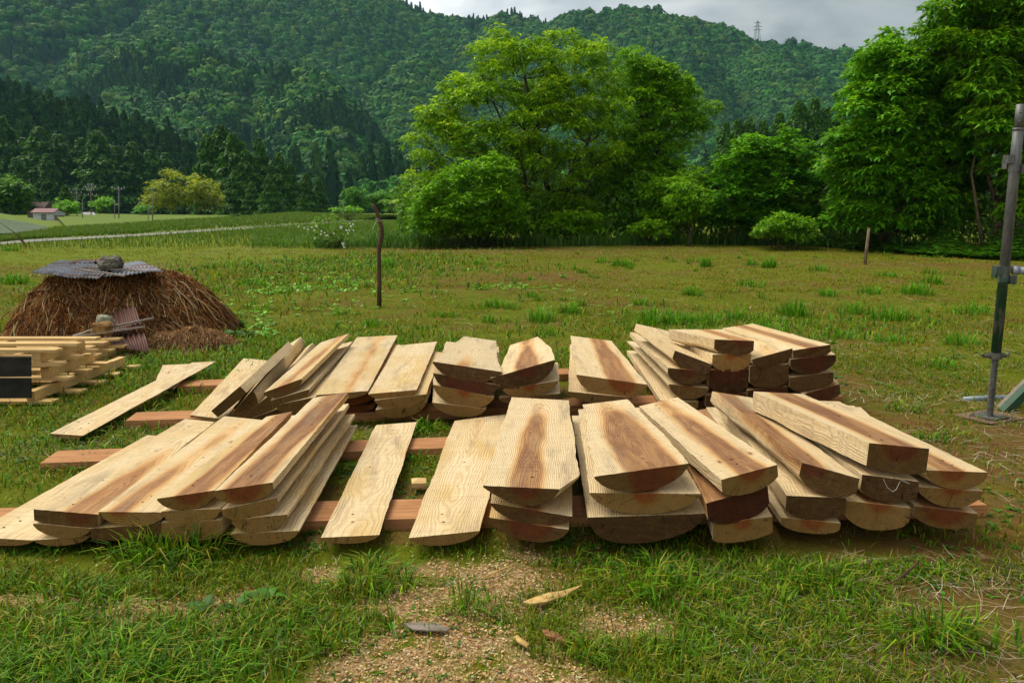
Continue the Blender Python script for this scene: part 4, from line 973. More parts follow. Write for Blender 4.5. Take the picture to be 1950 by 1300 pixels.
V, Fc, T = blades_mesh(P, hh, ww, rng.uniform(0, 6.28, n), rng.uniform(.1, .5, n), tints(n, [(.08, .17, .015), (.11, .20, .02), (.14, .21, .025)]))
tag(link('rice_seedlings', npmesh('rice_seedlings', V, Fc, M_GRASS, {'tint': T})), 'young rice seedlings planted in rows across the paddies', 'rice', kind='stuff')

# shed with lean-to
def boxm(mb, c, s, mi=0, M=None): mb.box(c, s, M, mi)
sb = aty(84,421,88); sb.z = 0
shed = empty('shed', sb, 'small white shed with a red sheet roof at the far edge of the paddy', 'shed')
mb = MB(); W_, D_, Hh = 2.3, 2.2, 1.02
vs_ = [(-W_/2, 0, -.1), (W_/2, 0, -.1), (W_/2, D_, -.1), (-W_/2, D_, -.1), (-W_/2, 0, Hh-.1), (W_/2, 0, Hh-.1), (W_/2, D_, Hh-.1), (-W_/2, D_, Hh-.1), (W_/2, D_*.35, Hh+.25), (-W_/2, D_*.35, Hh+.25)]
mb.add(vs_, [(0, 1, 5, 4), (1, 2, 6, 8, 5), (2, 3, 7, 6), (3, 0, 4, 9, 7)]); mb.build('wall', M_HOUSEW, shed)
mb = MB()
for (y0, z0, y1, z1) in ((-.25, Hh-.13, D_*.35, Hh+.3), (D_*.35, Hh+.3, D_+.2, Hh-.15)):
    mb.add([(-W_/2-.15, y0, z0), (W_/2+.15, y0, z0), (W_/2+.15, y1, z1), (-W_/2-.15, y1, z1), (-W_/2-.15, y0, z0+.06), (W_/2+.15, y0, z0+.06), (W_/2+.15, y1, z1+.06), (-W_/2-.15, y1, z1+.06)], [(3,2,1,0),(4,5,6,7),(0,1,5,4),(1,2,6,5),(2,3,7,6),(3,0,4,7)])
mb.build('roof', M_ROOFR, shed)
mb = MB(); boxm(mb, (0, -.006, .38), (.55, .03, .75)); d_ = mb.build('door', M_CONC, shed)
mb = MB(); boxm(mb, (W_/2+.35, .3, .25), (.62, .8, .62)); boxm(mb, (W_/2+.38, .25, .60), (.8, 1.0, .06)); mb.build('lean_to', M_GREYWOOD, shed)
hb = aty(70,402,100); hb.z = 0
hs = empty('farmhouse', hb, 'brown roofed house mostly hidden behind the dark round tree', 'house')
mb = MB(); mb.box((-.2, 1.5, .8), (2.0, 3, 1.5)); mb.build('wall', M_GREYWOOD, hs)
mb = MB(); mb.add([(-1.5, -.3, 1.4), (1.1, -.3, 1.4), (.8, 1.5, 2.2), (-1.3, 1.5, 2.2), (1.1, 3.3, 1.4), (-1.5, 3.3, 1.4)], [(0, 1, 2, 3), (3, 2, 4, 5), (1, 4, 2), (0, 3, 5), (0, 5, 4, 1)]); mb.build('roof', M_BROWNR, hs)
def util_pole(px, p0, p1, Yd, r, arms, label, mat=M_CONC, ins=0, name='utility_pole', group='poles standing beyond the paddies', wood=False):
    b = aty(px, p0, Yd); t = aty(px+(2 if wood else 0), p1, Yd); b.z = 0
    root = empty(name, b, label, 'pole', group); h = t.z
    mb = MB(); mb.tube([(0, 0, -.1), (t.x-b.x, 0, h)], [r, r*.75], 8); mb.build('pole', mat, root, smooth_sh=True)
    for (f, L) in arms:
        mb = MB(); mb.box(((t.x-b.x)*f, -.1, h*f), (L, .07, .06)); a = mb.build('crossarm', M_CONC, root)
        if ins:
            for k in range(ins):
                mi = MB(); xx = -L/2+.12+(L-.24)*k/max(1, ins-1); mi.tube([((t.x-b.x)*f+xx, -.1, h*f+.04), ((t.x-b.x)*f+xx, -.1, h*f+.22)], [.045, .03], 6)
                mi.build('insulator', M_HOUSEW, a)
util_pole(146,414,361,100,.07,[(.99, 1.9), (.88, 1.5)],'grey utility pole with two crossarms, left of the antenna-like pole',ins=3)
util_pole(173,412,352,104,.07,[(.99, .9), (.92, 1.5), (.84, 1.1), (.70, 1.8)],'dark utility pole crowded with white insulators, by the far road',mat=M_GREYWOOD,ins=4)
util_pole(226,416,358,92,.075,[(.99, 1.6), (.95, 1.0)],'grey utility pole with a crossarm, right of the far road',ins=3)
util_pole(290,424,359,78,.06,[(.985, .5)],'brown wooden pole in front of the bamboo grove',mat=M_GREYWOOD,wood=True)
util_pole(157,420,380,86,.045,[],'thin bluish pole by the far road, left of it',name='marker_pole')
util_pole(218,416,381,90,.045,[],'thin bluish pole just left of the grey utility pole',name='marker_pole')
util_pole(282,426,391,74,.04,[(.97, .25)],'thin pole with a small box, left of the brown wooden pole',name='marker_pole')
util_pole(654,416,380,88,.07,[(.97, .4)],'short grey pole before the layered dark trees left of the stake')
# pylon on the ridge
pb = aty(1441,84,922); pt = aty(1441,40,922); ph = pt.z-pb.z
py_ = empty('pylon', pb, 'steel lattice power pylon standing on the mountain ridge', 'pylon')
mb = MB(); wd = lambda f: 3.1*(1-f)+.6
for sx, sy in ((-1, -1), (1, -1), (1, 1), (-1, 1)): mb.tube([(sx*wd(0), sy*wd(0), -4), (sx*wd(.5), sy*wd(.5), ph*.5), (sx*.5, sy*.5, ph)], .22, 4)
for k in range(7):
    f0, f1 = k/7, (k+1)/7
    for sy in (-1, 1):
        for s in (-1, 1): mb.tube([(s*wd(f0), sy*wd(f0), ph*f0), (-s*wd(f1), sy*wd(f1), ph*f1)], .12, 4)
mb.build('lattice', M_PYLON, py_)
for f in (.60, .75, .9):
    mb = MB(); L = 5.2 if f < .8 else 4.2; mb.tube([(-L, 0, ph*f), (0, 0, ph*f+1), (L, 0, ph*f)], .20, 4); mb.tube([(-L, 0, ph*f), (L, 0, ph*f)], .16, 4); mb.build('crossarm', M_PYLON, py_)

# ================================================================== compost heap with its covers
HC = Vector((-3.90, 7.75, 0)); HR = (.96, .88)
def heap_z(x, y, cx=HC.x, cy=HC.y, rx=HR[0], ry=HR[1], hh=.60, flat=.42, seed=0):
    a = np.arctan2((y-cy)/ry, (x-cx)/rx)
    r = np.sqrt(((x-cx)/rx)**2+((y-cy)/ry)**2)/(1+.08*np.sin(a*3+1+seed)+.06*np.sin(a*5))
    ext = 1+.12*np.clip(np.cos(a), 0, 1)
    q = np.clip(r/(1.02*ext), 0, 1); z = hh*(.60*(1-q**3.2)**.9+.40*(1-smooth(flat, 1.0, q)))
    return np.where(r < 1.02*ext, z+((fbm(x*9+seed, y*9, 3)-.5)*.17+(fbm(x*2.6+seed, y*2.6+3, 2)-.5)*.16)*np.clip(z*5, 0, 1)*np.clip(1.6-z*1.8, .35, 1), -.02)
def heap(name, label, cx, cy, rx, ry, hh, flat, nst, cols, slen, seed):
    m, k = 46, 90; V = []
    for i in range(m+1):
        for j in range(k):
            r = 1.22*i/m; a = 6.2832*j/k; x = cx+rx*r*math.cos(a); y = cy+ry*r*math.sin(a); V.append((x, y, 0))
    V = np.array(V); V[:, 2] = heap_z(V[:, 0], V[:, 1], cx, cy, rx, ry, hh, flat, seed)
    idx = np.arange(len(V)).reshape(m+1, k); nx = np.roll(idx, -1, 1)
    Fq = np.stack([idx[:-1], idx[1:], nx[1:], nx[:-1]], -1).reshape(-1, 4)
    M_CORE = flat_mat(name+'_core', (.10, .050, .020), (.035, .018, .008), 12, .95, 1., .1)
    o = link(name, npmesh(name, V, Fq, M_CORE)); tag(o, label, 'compost heap' if hh > .3 else 'hay pile')
    r = np.sqrt(rng.random(nst))*1.02; a = rng.uniform(0, 6.2832, nst); x = cx+rx*r*np.cos(a); y = cy+ry*r*np.sin(a)
    e = .04
    z = heap_z(x, y, cx, cy, rx, ry, hh, flat, seed)
    # strands run down the slope with a lot of scatter
    dx = -(heap_z(x+e, y, cx, cy, rx, ry, hh, flat, seed)-z)/e; dy = -(heap_z(x, y+e, cx, cy, rx, ry, hh, flat, seed)-z)/e
    azm = np.arctan2(dy, dx)+rng.normal(0, .7, nst)+3.2*(fbm(x*4+seed, y*4+z*5, 2)-.5)*3*rng.random(nst)
    L = rng.uniform(*slen, nst)*rng.choice([.5, 1, 1.9], nst, p=[.5, .35, .15])
    seg = 4; Pts = []; cur = np.stack([x, y, z+.01], 1); az = azm
    Pts.append(cur.copy())
    for s in range(seg):
        az = az+rng.normal(0, .55, nst)
        step = np.stack([np.cos(az), np.sin(az)], 1)*(L/seg)[:, None]
        nxt = cur.copy(); nxt[:, :2] += step*.8
        zs = heap_z(nxt[:, 0], nxt[:, 1], cx, cy, rx, ry, hh, flat, seed)
        nxt[:, 2] = np.maximum(np.minimum(zs+rng.uniform(.0, .05, nst)*rng.choice([.4, 1.], nst), cur[:, 2]+.02), .004); cur = nxt; Pts.append(cur.copy())
    Pn_ = np.stack(Pts, 1); w = rng.uniform(.0012, .0038, nst)[:, None, None]
    side = np.stack([-np.sin(azm), np.cos(azm), rng.uniform(-.8, .8, nst)], 1)[:, None, :]*w
    Vq = np.stack([Pn_-side, Pn_+side], 2).reshape(-1, 3)
    b = (np.arange(nst)*(seg+1)*2)[:, None]
    Fq = np.concatenate([b+[2*s, 2*s+1, 2*s+3, 2*s+2] for s in range(seg)])
    T = np.repeat(tints(nst, cols, .3), (seg+1)*2, 0)
    if hh > .3:
        m = 300; r = np.sqrt(rng.uniform(.25, 1, m)); a = rng.uniform(3.1, 6.4, m); x = cx+rx*r*np.cos(a); y = cy+ry*r*np.sin(a); z = heap_z(x, y, cx, cy, rx, ry, hh, flat, seed)
        az = a+rng.normal(0, 1.1, m); L = rng.uniform(.12, .42, m); cur = np.stack([x, y, z+.02], 1); Pts = [cur.copy()]; n2 = 8; rise = rng.uniform(.0, .5, m)
        for s in range(n2):
            az = az+rng.normal(0, .26, m); nxt = cur.copy(); nxt[:, 0] += np.cos(az)*L/n2*.8; nxt[:, 1] += np.sin(az)*L/n2*.8; nxt[:, 2] += L/n2*(rise*(1-2.6*s/n2)-.5)
            zs = heap_z(nxt[:, 0], nxt[:, 1], cx, cy, rx, ry, hh, flat, seed); nxt[:, 2] = np.maximum(nxt[:, 2], zs+.012); cur = nxt; Pts.append(cur.copy())
        P2 = np.stack(Pts, 1); sd = np.stack([-np.sin(az), np.cos(az), np.full(m, .7)], 1)[:, None, :]*rng.uniform(.0018, .0034, m)[:, None, None]
        V2 = np.stack([P2-sd, P2+sd], 2).reshape(-1, 3); b2 = (np.arange(m)*(n2+1)*2)[:, None]+len(Vq)
        Fq = np.concatenate([Fq]+[b2+[2*s, 2*s+1, 2*s+3, 2*s+2] for s in range(n2)]); Vq = np.concatenate([Vq, V2])
        T = np.concatenate([T, np.repeat(tints(m, [(.40, .27, .12), (.30, .18, .07), (.50, .38, .20), (.22, .11, .04)], .2), (n2+1)*2, 0)])
    s_ = link('straw', npmesh('straw', Vq, Fq, M_DRY, {'tint': T}), o); tag(s_, kind='stuff')
    return o
heap('compost_heap', 'big brown heap of rotting straw and grass capped with metal sheets', HC.x, HC.y, HR[0], HR[1], .60, .42, 34000,
     [(.17, .060, .016), (.29, .115, .030), (.05, .022, .009), (.46, .30, .13), (.24, .080, .018), (.34, .17, .055)], (.08, .30), 0)
heap('hay_pile', 'small pile of dry reddish hay beside the rusty sheets', -2.86, 6.95, .40, .28, .15, .1, 3500,
     [(.34, .19, .085), (.44, .28, .14), (.24, .12, .05)], (.05, .16), 3)

def corrugated(name, q, pitch, amp, mat, label, nv=3, torn=0.):
    """q: 4 world corners a,b (front edge) c,d (back edge); ridges run front to back"""
    a, b, c, d = q; cen = (a+b+c+d)/4; L = (b-a).length; n = int(L/pitch*8)
    nrm = (b-a).cross(d-a).normalized(); nrm = -nrm if nrm.z < 0 else nrm
    V = []
    for s in (0, .0015):
        for j in range(nv+1):
            for i in range(n+1):
                u = i/n; v = j/nv; p = a.lerp(b, u).lerp(d.lerp(c, u), v)
                if j == 0: p = p+(a-d).normalized()*torn*mn.noise(Vector((u*9, 1, L)))*.5
                p = p+nrm*(.012+amp*math.sin(u*L/pitch*6.2832)+.02*mn.noise(Vector((u*2.5, v*2, L*9)))-s); V.append(p-cen)
    mb = MB(); K = (nv+1)*(n+1); fs = []
    for j in range(nv):
        for i in range(n):
            o = j*(n+1)+i; fs += [(o, o+1, o+n+2, o+n+1), (K+o+n+1, K+o+n+2, K+o+1, K+o)]
    for i in range(n): fs += [(i, K+i, K+i+1, i+1), (nv*(n+1)+i, nv*(n+1)+i+1, K+nv*(n+1)+i+1, K+nv*(n+1)+i)]
    mb.add(V, fs); o = mb.build(name, mat, loc=cen, smooth_sh=True)
    return tag(o, label, 'metal sheet', 'corrugated sheets on the compost heap')
corrugated('corrugated_sheet', [aty(58,520,7.1), aty(188,535,6.95), aty(232,501,8.0), aty(112,499,8.15)], .036, .0065, M_COR1, 'bluish galvanised sheet covering the left top of the heap', torn=.05)
corrugated('corrugated_sheet', [aty(178,531,7.05), aty(312,518,7.35), aty(268,502,8.0), aty(185,501,8.1)], .036, .0065, M_COR1, 'grey metal sheet on the right top of the heap, under the battens', torn=.05)
corrugated('corrugated_sheet', [aty(130,506,7.8), aty(196,502,7.9), aty(190,496,8.3), aty(150,497,8.3)], .045, .008, M_COR2, 'rust-purple sheet piece behind the two top stones')
corrugated('corrugated_sheet', [aty(208,640,6.62), aty(272,628,6.66), aty(259,587,7.0), aty(203,601,7.0)], .040, .008, M_COR2, 'rusty sheet leaning on the heap front, upper of the two rusty ones')
corrugated('corrugated_sheet', [aty(176,668,6.4), aty(284,671,6.42), aty(274,634,6.66), aty(158,649,6.7)], .040, .008, M_COR2, 'rusty sheet on the grass below the ochre stone', torn=.04)

def stone(px, py, Yd, r, sq, mat, label, seed, blocky=0.):
    import bmesh
    bm = bmesh.new(); bmesh.ops.create_icosphere(bm, subdivisions=4, radius=1)
    for v in bm.verts:
        p = v.co.copy()
        if blocky: p = Vector([math.copysign(abs(c)**(1-blocky), c) for c in p])
        k = 1+.28*mn.noise(p*1.4+Vector((seed, 0, 0)))+.10*mn.noise(p*4+Vector((seed, 3, 0)))+.03*mn.noise(p*12)
        # chipped facets
        f = mn.cell(p*1.8+Vector((seed, seed, 0)))*.08
        v.co = Vector((p.x*r*sq[0], p.y*r*sq[1], p.z*r*sq[2]))*(k+f)
    me = bpy.data.meshes.new('stone'); bm.to_mesh(me); bm.free(); me.materials.append(mat)
    return tag(link('stone', me, loc=aty(px, py, Yd)), label, 'stone', 'stones weighing down the sheets')
stone(205,502,7.4,.085,(1.05,.9,.78),M_STONE,'greenish rounded stone on top of the heap, left of the darker one',1.2)
stone(223,499,7.55,.066,(.85,.9,1.0),M_STONE,'smaller dark purple-grey stone on top of the heap, leaning on the rounded one',6.4)
stone(195,626,6.52,.082,(.95,.7,.66),M_STONE2,'ochre block-shaped stone holding down the rusty sheets',3.1,.45)
stone(199,608,6.62,.062,(1.05,.8,.62),M_STONE3,'pale greenish stone resting above the ochre one',8.8,.2)
def batten(p0, p1, w, h, label, mat=M_GREYWOOD, name='batten', group='weathered battens on the heap'):
    d = (p1-p0); L = d.length; mb = MB(); n = 8
    q = d.to_track_quat('X', 'Z').to_matrix(); V = []
    for i in range(n+1):
        for (yy, zz) in ((-w/2, -h/2), (w/2, -h/2), (w/2, h/2), (-w/2, h/2)):
            k = 1-.25*(i in (0, n)); V.append(q @ Vector((-L/2+L*i/n, yy*k, zz+.004*mn.noise(Vector((i*.5, L, 0)))))) 
    fs = [(0, 3, 2, 1), (n*4, n*4+1, n*4+2, n*4+3)]
    for i in range(n):
        for k in range(4): fs.append((i*4+k, i*4+(k+1) % 4, i*4+4+(k+1) % 4, i*4+4+k))
    mb.add(V, fs); return tag(mb.build(name, mat, loc=(p0+p1)/2), label, 'batten', group)
batten(aty(138,639,6.5), aty(293,605,6.75), .035, .014, 'longest pale batten crossing the rusty sheets, rising to the right')
batten(aty(136,643,6.45), aty(190,622,6.6), .035, .014, 'short batten ending under the ochre stone')
batten(aty(140,641.5,6.4), aty(276,622,6.55), .030, .012, 'lower split batten across the rusty sheets')
batten(aty(148,513,7.2), aty(238,525,7.0), .03, .012, 'batten on the galvanised sheet left of the top stones')
batten(aty(160,509,7.35), aty(293,517,7.4), .03, .012, 'batten running right from beneath the top stones')

# ================================================================== pallets and black panel
def pallet(x1, Lx, y0, y1, z0, hgt, nsl, label='', nb=None, jit=.03):
    root = empty('pallet', (x1-Lx/2, (y0+y1)/2, z0+.003), label, 'pallet', 'new pallets stacked by the heap'); cx, cy = x1-Lx/2, (y0+y1)/2
    st = .018; D = y1-y0
    for k in range(nsl):
        yy = -D/2+.045+(D-.09)*k/(nsl-1); j = random.uniform(-jit, jit)
        mb = MB(); mb.box((j, yy, hgt-st/2), (Lx, .085, st), jit=.0012); mb.build('deck_board', M_PALLET, root)
    for k in range(nb or nsl):
        yy = -D/2+.045+(D-.09)*k/((nb or nsl)-1); mb = MB(); mb.box((random.uniform(-jit, jit), yy, st/2), (Lx, .085, st), jit=.0012); mb.build('bottom_board', M_PALLET, root)
    for xx in (-Lx/2+.14, 0, Lx/2-.14):
        mb = MB(); mb.box((xx, 0, hgt/2), (.05, D-.02, hgt-2*st-.001), jit=.0008); mb.build('stringer', M_PALLET, root)
pallet(-2.84, 1.25, 4.80, 6.0, .012, .098, 0, nb=5, label= 'lowest pallet of the front stack, slats showing on the grass')
pallet(-2.87, 1.25, 5.02, 5.60, .113, .100, 0, nb=3, label= 'second pallet of the front stack, behind the black panel')
pallet(-2.89, 1.25, 4.98, 5.54, .216, .105, 3, nb=3, label= 'top pallet of the front stack at the left edge')
pallet(-3.18, 1.1, 5.98, 6.52, 0, .082, 3, label= 'lower pallet of the stack against the rusty sheet')
pallet(-3.20, 1.1, 6.0, 6.5, .085, .078, 3, label= 'upper pallet of the stack against the rusty sheet')
bp = empty('black_panel', (-3.18, 4.72, .0), 'scuffed black board leaning on the pallets at the left edge', 'panel'); bp.rotation_euler = (R(-9), 0, R(2))
mb = MB(); mb.box((0, 0, .22), (.66, .012, .20)); mb.box((0, -.001, .435), (.66, .012, .20)); mb.build('board', M_BLACK, bp)
bp.location = (-3.17, 4.66, -.03)
mb = MB(); mb.tube([(-.33, -.008, .327), (0, -.009, .325), (.33, -.008, .327)], .003, 5); mb.build('seam', M_GREYWOOD, bp)
for o in (bp,): o.scale = (.92, 1, .60)
bp.location = (-3.20, 4.66, .012)

# ================================================================== scaffold leg
sbp = atz(1884,797,0); sbp.z = .012
sc_ = empty('scaffold_leg', sbp, 'steel scaffold upright on a screw jack at the right edge', 'scaffold leg')
zat = lambda py: aty(1915, py, sbp.y).z-sbp.z
mb = MB(); mb.tube([(0, 0, zat(672)), (0, 0, zat(300)), (0, 0, zat(244))], .0265, 20); mb.build('upright_tube', M_SCAF, sc_, smooth_sh=True)
mb = MB(); mb.tube([(0, 0, zat(246)), (0, 0, zat(199))], .0235, 18); mb.tube([(0, 0, zat(249)), (0, 0, zat(244))], .0285, 18)
for f in (215, 232): mb.tube([(-.010, -.0235, zat(f)), (-.010, -.020, zat(f))], .005, 8)
mb.build('coupling_pin', M_SCAF, sc_, smooth_sh=True)
for pyc in (312, 522):
    mb = MB(); z = zat(pyc)
    mb.tube([(0, 0, z-.045), (0, 0, z+.045)], .030, 18)
    mb.box((-.044, -.01, z+.024), (.036, .045, .045)); mb.box((.036, -.02, z-.030), (.030, .045, .048))
    mb.box((0, .055, z), (.05, .045, .05)); mb.build('wedge_collar', M_SCAF, sc_)
mb = MB(); z0 = zat(515); mb.tube([(.030, -.034, z0+.004), (.5, -.12, z0-.012)], .021, 16); mb.tube([(.028, -.034, z0+.004), (.055, -.038, z0+.003)], .026, 16); mb.build('ledger_tube', flat_mat('galvanised_tube', (.30, .33, .37), (.20, .23, .26), 20, .45, .1, .5, .3), sc_, smooth_sh=True)
mb = MB(); pts = []; n = 16; nt_ = 46; zt = zat(668)
V = []; fs = []
for i in range(nt_*4+1):
    for k in range(n):
        a = 6.2832*k/n; rr = .0175+.0035*math.sin(i/4*6.2832+a); V.append((rr*math.cos(a), rr*math.sin(a), zt*i/(nt_*4)))
for i in range(nt_*4):
    for k in range(n): fs.append((i*n+k, i*n+(k+1) % n, (i+1)*n+(k+1) % n, (i+1)*n+k))
mb.add(V, fs); mb.build('jack_screw', M_SCREW, sc_, smooth_sh=True)
mb = MB(); zn_ = zat(677); mb.tube([(0, 0, zn_-.018), (0, 0, zn_+.018)], .036, 12)
for a in (.15, 3.25): mb.tube([(.03*math.cos(a), .03*math.sin(a), zn_), (.07*math.cos(a), .07*math.sin(a), zn_-.002), (.088*math.cos(a), .088*math.sin(a), zn_+.012)], [.013, .010, .007], 8)
mb.build('handle_nut', M_SCREW, sc_)
mb = MB(); rz = Matrix.Rotation(R(28), 3, 'Z'); mb.box((0, 0, .004), (.15, .15, .007), rz)
for k in range(4):
    a = R(28+45+90*k); mb.tube([(.085*math.cos(a), .085*math.sin(a), .0078), (.085*math.cos(a), .085*math.sin(a), .0086)], .006, 10, 1)
mb.build('base_plate', [M_SCREW, M_HOLE], sc_)
mb = MB(); mb.box((0, 0, .0), (.30, .22, .012), Matrix.Rotation(R(24), 3, 'Z'), jit=.004)
tag(mb.build('plywood_pad', simple_wood('stained_plywood', (.26, .15, .11), (.16, .10, .07), (30, 4, 60)), loc=(sbp.x+.015, sbp.y+.02, .007)), 'stained plywood pad on the grass under the scaffold leg', 'board')
br = empty('steel_brace', aty(1896,768,4.75), 'pair of green painted steel channels resting by the scaffold leg', 'brace')
for k, (dy, m_) in enumerate(((0, M_SCAF), (.10, M_GREYWOOD))):
    mb = MB(); q = (Vector((.5, .15, .42)).normalized()).to_track_quat('X', 'Z').to_matrix()
    mb.box(Vector((.30+dy*.3, dy, .20-.03*k)), (.8, .012, .055), q); mb.box(Vector((.30+dy*.3, dy+.03, .22-.03*k)), (.8, .05, .01), q)
    mb.build('channel', NTG if k == 0 and 'NTG' in globals() else (flat_mat('green_paint', (.015, .085, .035), (.03, .06, .035), 30, .5, .2) if k == 0 else m_), br)
pg = MB(); pg.tube([(-.20, 0, .03), (.0, .02, .035), (.9, .1, .04)], .021, 12); tag(pg.build('steel_pipe', flat_mat('bluish_galvanised', (.24, .29, .33), (.15, .18, .20), 20, .5, .1, .5, .3), loc=aty(1893,770,4.95)*1.0, smooth_sh=True), 'bluish galvanised pipe lying on the grass behind the scaffold base', 'pipe')

# ================================================================== stakes
st = atz(722,586,0); root = empty('stake', st, 'crooked debarked branch stake with wire wound near its top', 'stake')
pts = [aty(a, b, st.y)-st for a, b in ((722,592),(722.5,540),(722,500),(721.5,480),(724,462),(727.5,447),(727,434),(722.5,420),(719.5,408),(713,396),(708.5,388))]
mb = MB(); mb.tube(pts, [.029,.027,.026,.026,.028,.029,.026,.025,.024,.022,.016], 12); mb.build('branch', M_STAKE, root, smooth_sh=True)
for py0 in (417, 421):
    mb = MB(); c = aty(722-(421-py0)*.5, py0, st.y)-st; mb.tube([c+Vector((.033*math.cos(a), .033*math.sin(a), .006*math.sin(a*2))) for a in np.linspace(0, 6.28, 17)], .003, 5); mb.build('wire', M_WIRE, root)
mb = MB(); mb.tube([aty(716,423,st.y-.05)-st, aty(710,436,st.y-.1)-st, aty(717,446,st.y-.05)-st, aty(719,454,st.y-.04)-st], .003, 5); mb.build('wire', M_WIRE, root)
sp_ = atz(1647,507,0); mb = MB(); mb.tube([(0, 0, -.05), (.01, 0, .4), (.03, 0, .82)], [.036, .033, .028], 10)
tag(mb.build('wooden_post', simple_wood('pale_post', (.26, .20, .11), (.12, .09, .05), (40, 40, 6)), loc=sp_, smooth_sh=True), 'short thin wooden post standing before the dense dark tree', 'post')
tw = MB(); b = atz(50,470,0); P_ = lambda x, y: aty(x, y, b.y)-b
tw.tube([P_(50,471), P_(46,462), P_(36,450), P_(18,436), P_(0,424)], [.03,.028,.02,.012,.006], 6); tw.tube([P_(46,462), P_(34,455), P_(24,452)], [.018,.012,.005], 5); tw.tube([P_(36,450), P_(38,440)], [.012,.004], 5)
tag(tw.build('bare_sapling', M_STAKE, loc=b), 'leaning nearly bare sapling at the left edge of the yard', 'sapling')

# ================================================================== small wood pieces on the grass
def sliver(outline, z, th, mat, label, name='splinter', up=.0):
    c = sum((atz(*p, z) for p in outline), Vector())/len(outline); V = []
    for k, dz in ((0, th), (1, 0)):
        for i, p in enumerate(outline): V.append(atz(*p, z)-c+Vector((0, 0, dz+up*mn.noise(Vector((i*.9, 2, z))))))
    n = len(outline); mb = MB(); ctr = len(V); V += [Vector((0, 0, th*1.8)), Vector((0, 0, 0))]
    fs = []
    for i in range(n): j = (i+1) % n; fs += [(i, j, ctr), (n+j, n+i, ctr+1), (n+i, n+j, j, i)]
    mb.add(V, fs); return tag(mb.build(name, mat, loc=c), label, 'wood scrap', 'wood scraps in front of the stacks')
sliver([(995,1149),(1015,1140),(1045,1132),(1075,1125),(1110,1115),(1100,1124),(1072,1136),(1040,1149),(1012,1153)], .018, .006, M_SPLINT, 'long yellow splinter lying on the grass right of the sawdust', up=.01)
sliver([(1030,1202),(1045,1203),(1062,1209),(1077,1222),(1075,1227),(1055,1220),(1038,1212)], .015, .008, M_BARKCHIP, 'brown bark flake on the sawdust', 'bark_flake', up=.008)
sliver([(768,1188),(795,1186),(830,1189),(858,1196),(850,1202),(815,1203),(785,1198)], .012, .004, M_GREYWOOD, 'grey slab of bark lying in the sawdust', 'bark_flake', up=.005)
sliver([(976,1215),(985,1211),(1008,1228),(1004,1233),(990,1226)], .014, .005, M_SPLINT, 'short pale chip near the brown bark flake')
sliver([(783,918),(812,917),(812,927),(785,928)], .03, .018, M_PALLET, 'pale offcut on the grass between two planks', 'offcut')
mb = MB(); p0 = atz(912,1102,.012); mb.tube([Vector(), atz(945,1088,.02)-p0, atz(977,1074,.014)-p0], [.002,.003,.0015], 5); tag(mb.build('stick', M_SPLINT, loc=p0), 'thin straight pale stick above the sawdust', 'stick')
mb = MB(); p0 = atz(1668,1117,.012); mb.tube([Vector(), atz(1700,1108,.02)-p0, atz(1724,1092,.04)-p0, atz(1740,1078,.07)-p0, atz(1752,1066,.09)-p0], [.002,.004,.005,.004,.003], 6); tag(mb.build('twig', M_STAKE, loc=p0), 'curved brown twig in the grass at lower right', 'twig')

# ================================================================== broad-leaved weeds
def broad_leaves(C, az, L, W, tilt, tint, seg=5, wav=.12):
    n = len(C); V = []; s = np.linspace(0, 1, seg+1)
    wp = np.sin(np.pi*np.clip(s, .0, 1)**.75)**.8; wp[0] = .08; wp[-1] = .02
    D = np.stack([np.cos(az), np.sin(az), 0*az], 1); S = np.stack([-np.sin(az), np.cos(az), 0*az], 1); up = np.array([0, 0, 1.])
    rows = []
    for k, sk in enumerate(s):
        hgt = (np.sin(tilt)*sk-.55*sk*sk*np.sin(tilt)*1.1)*L
        c = C+D*(np.cos(tilt)*sk*L)[:, None]+up*hgt[:, None]
        e = S*(W*wp[k]*.5)[:, None]; wv = up*(wav*W*wp[k]*(.5+rng.normal(0, .35, n)))[:, None]
        rows.append(np.stack([c-e+wv, c, c+e+wv], 1))
    V = np.stack(rows, 1).reshape(-1, 3); b = (np.arange(n)*(seg+1)*3)[:, None]; Fq = []
    for k in range(seg):
        for q in (0, 1): Fq.append(b+[3*k+q, 3*k+q+1, 3*k+q+4, 3*k+q+3])
    T = np.repeat(tint, (seg+1)*3, 0).reshape(n, seg+1, 3, 3).copy(); T[:, :, 1] *= 1.25
    return V, np.concatenate(Fq), T.reshape(-1, 3)
def quadjoin(parts): return join(parts)
WG = [(.022, .065, .018), (.035, .08, .025), (.016, .045, .012)]
def rosette(px, py, n, L, label, name='dock_plant', z=.01, cols=WG, tl=(.3, 1.1), wr=.38):
    c = atz(px, py, z); k = np.full(n, 0.)
    C = np.zeros((n, 3))+rng.normal(0, L*.12, (n, 3))*[1, 1, 0]
    V, Fq, T = broad_leaves(C, rng.uniform(0, 6.28, n), L*rng.uniform(.6, 1.15, n), L*wr*rng.uniform(.7, 1.2, n), rng.uniform(*tl, n), tints(n, cols))
    return tag(link(name, npmesh(name, V, Fq, M_LEAF, {'tint': T}), loc=c), label, 'weed', 'broad-leaved weeds in the yard')
rosette(455,622,16,.20,'large leafy dock plant right of the compost heap')
rosette(470,640,14,.18,'leafy dock plant just below the large one, right of the heap')
rosette(440,640,9,.15,'low dock plant nearest the hay pile')
rosette(452,1148,5,.065,'dark crinkled burdock leaves in the lower left foreground',tl=(.1, .6), wr=.6, cols=[(.02, .055, .014), (.03, .07, .018)])
rosette(510,1140,6,.07,'burdock rosette right of the crinkled one in the foreground',tl=(.2, .7), wr=.55, cols=[(.022, .06, .014), (.032, .075, .018)])
rosette(395,1155,4,.07,'small pale folded leaf plant left of the burdock leaves',tl=(.3, .9), wr=.5, cols=[(.035, .07, .05)])
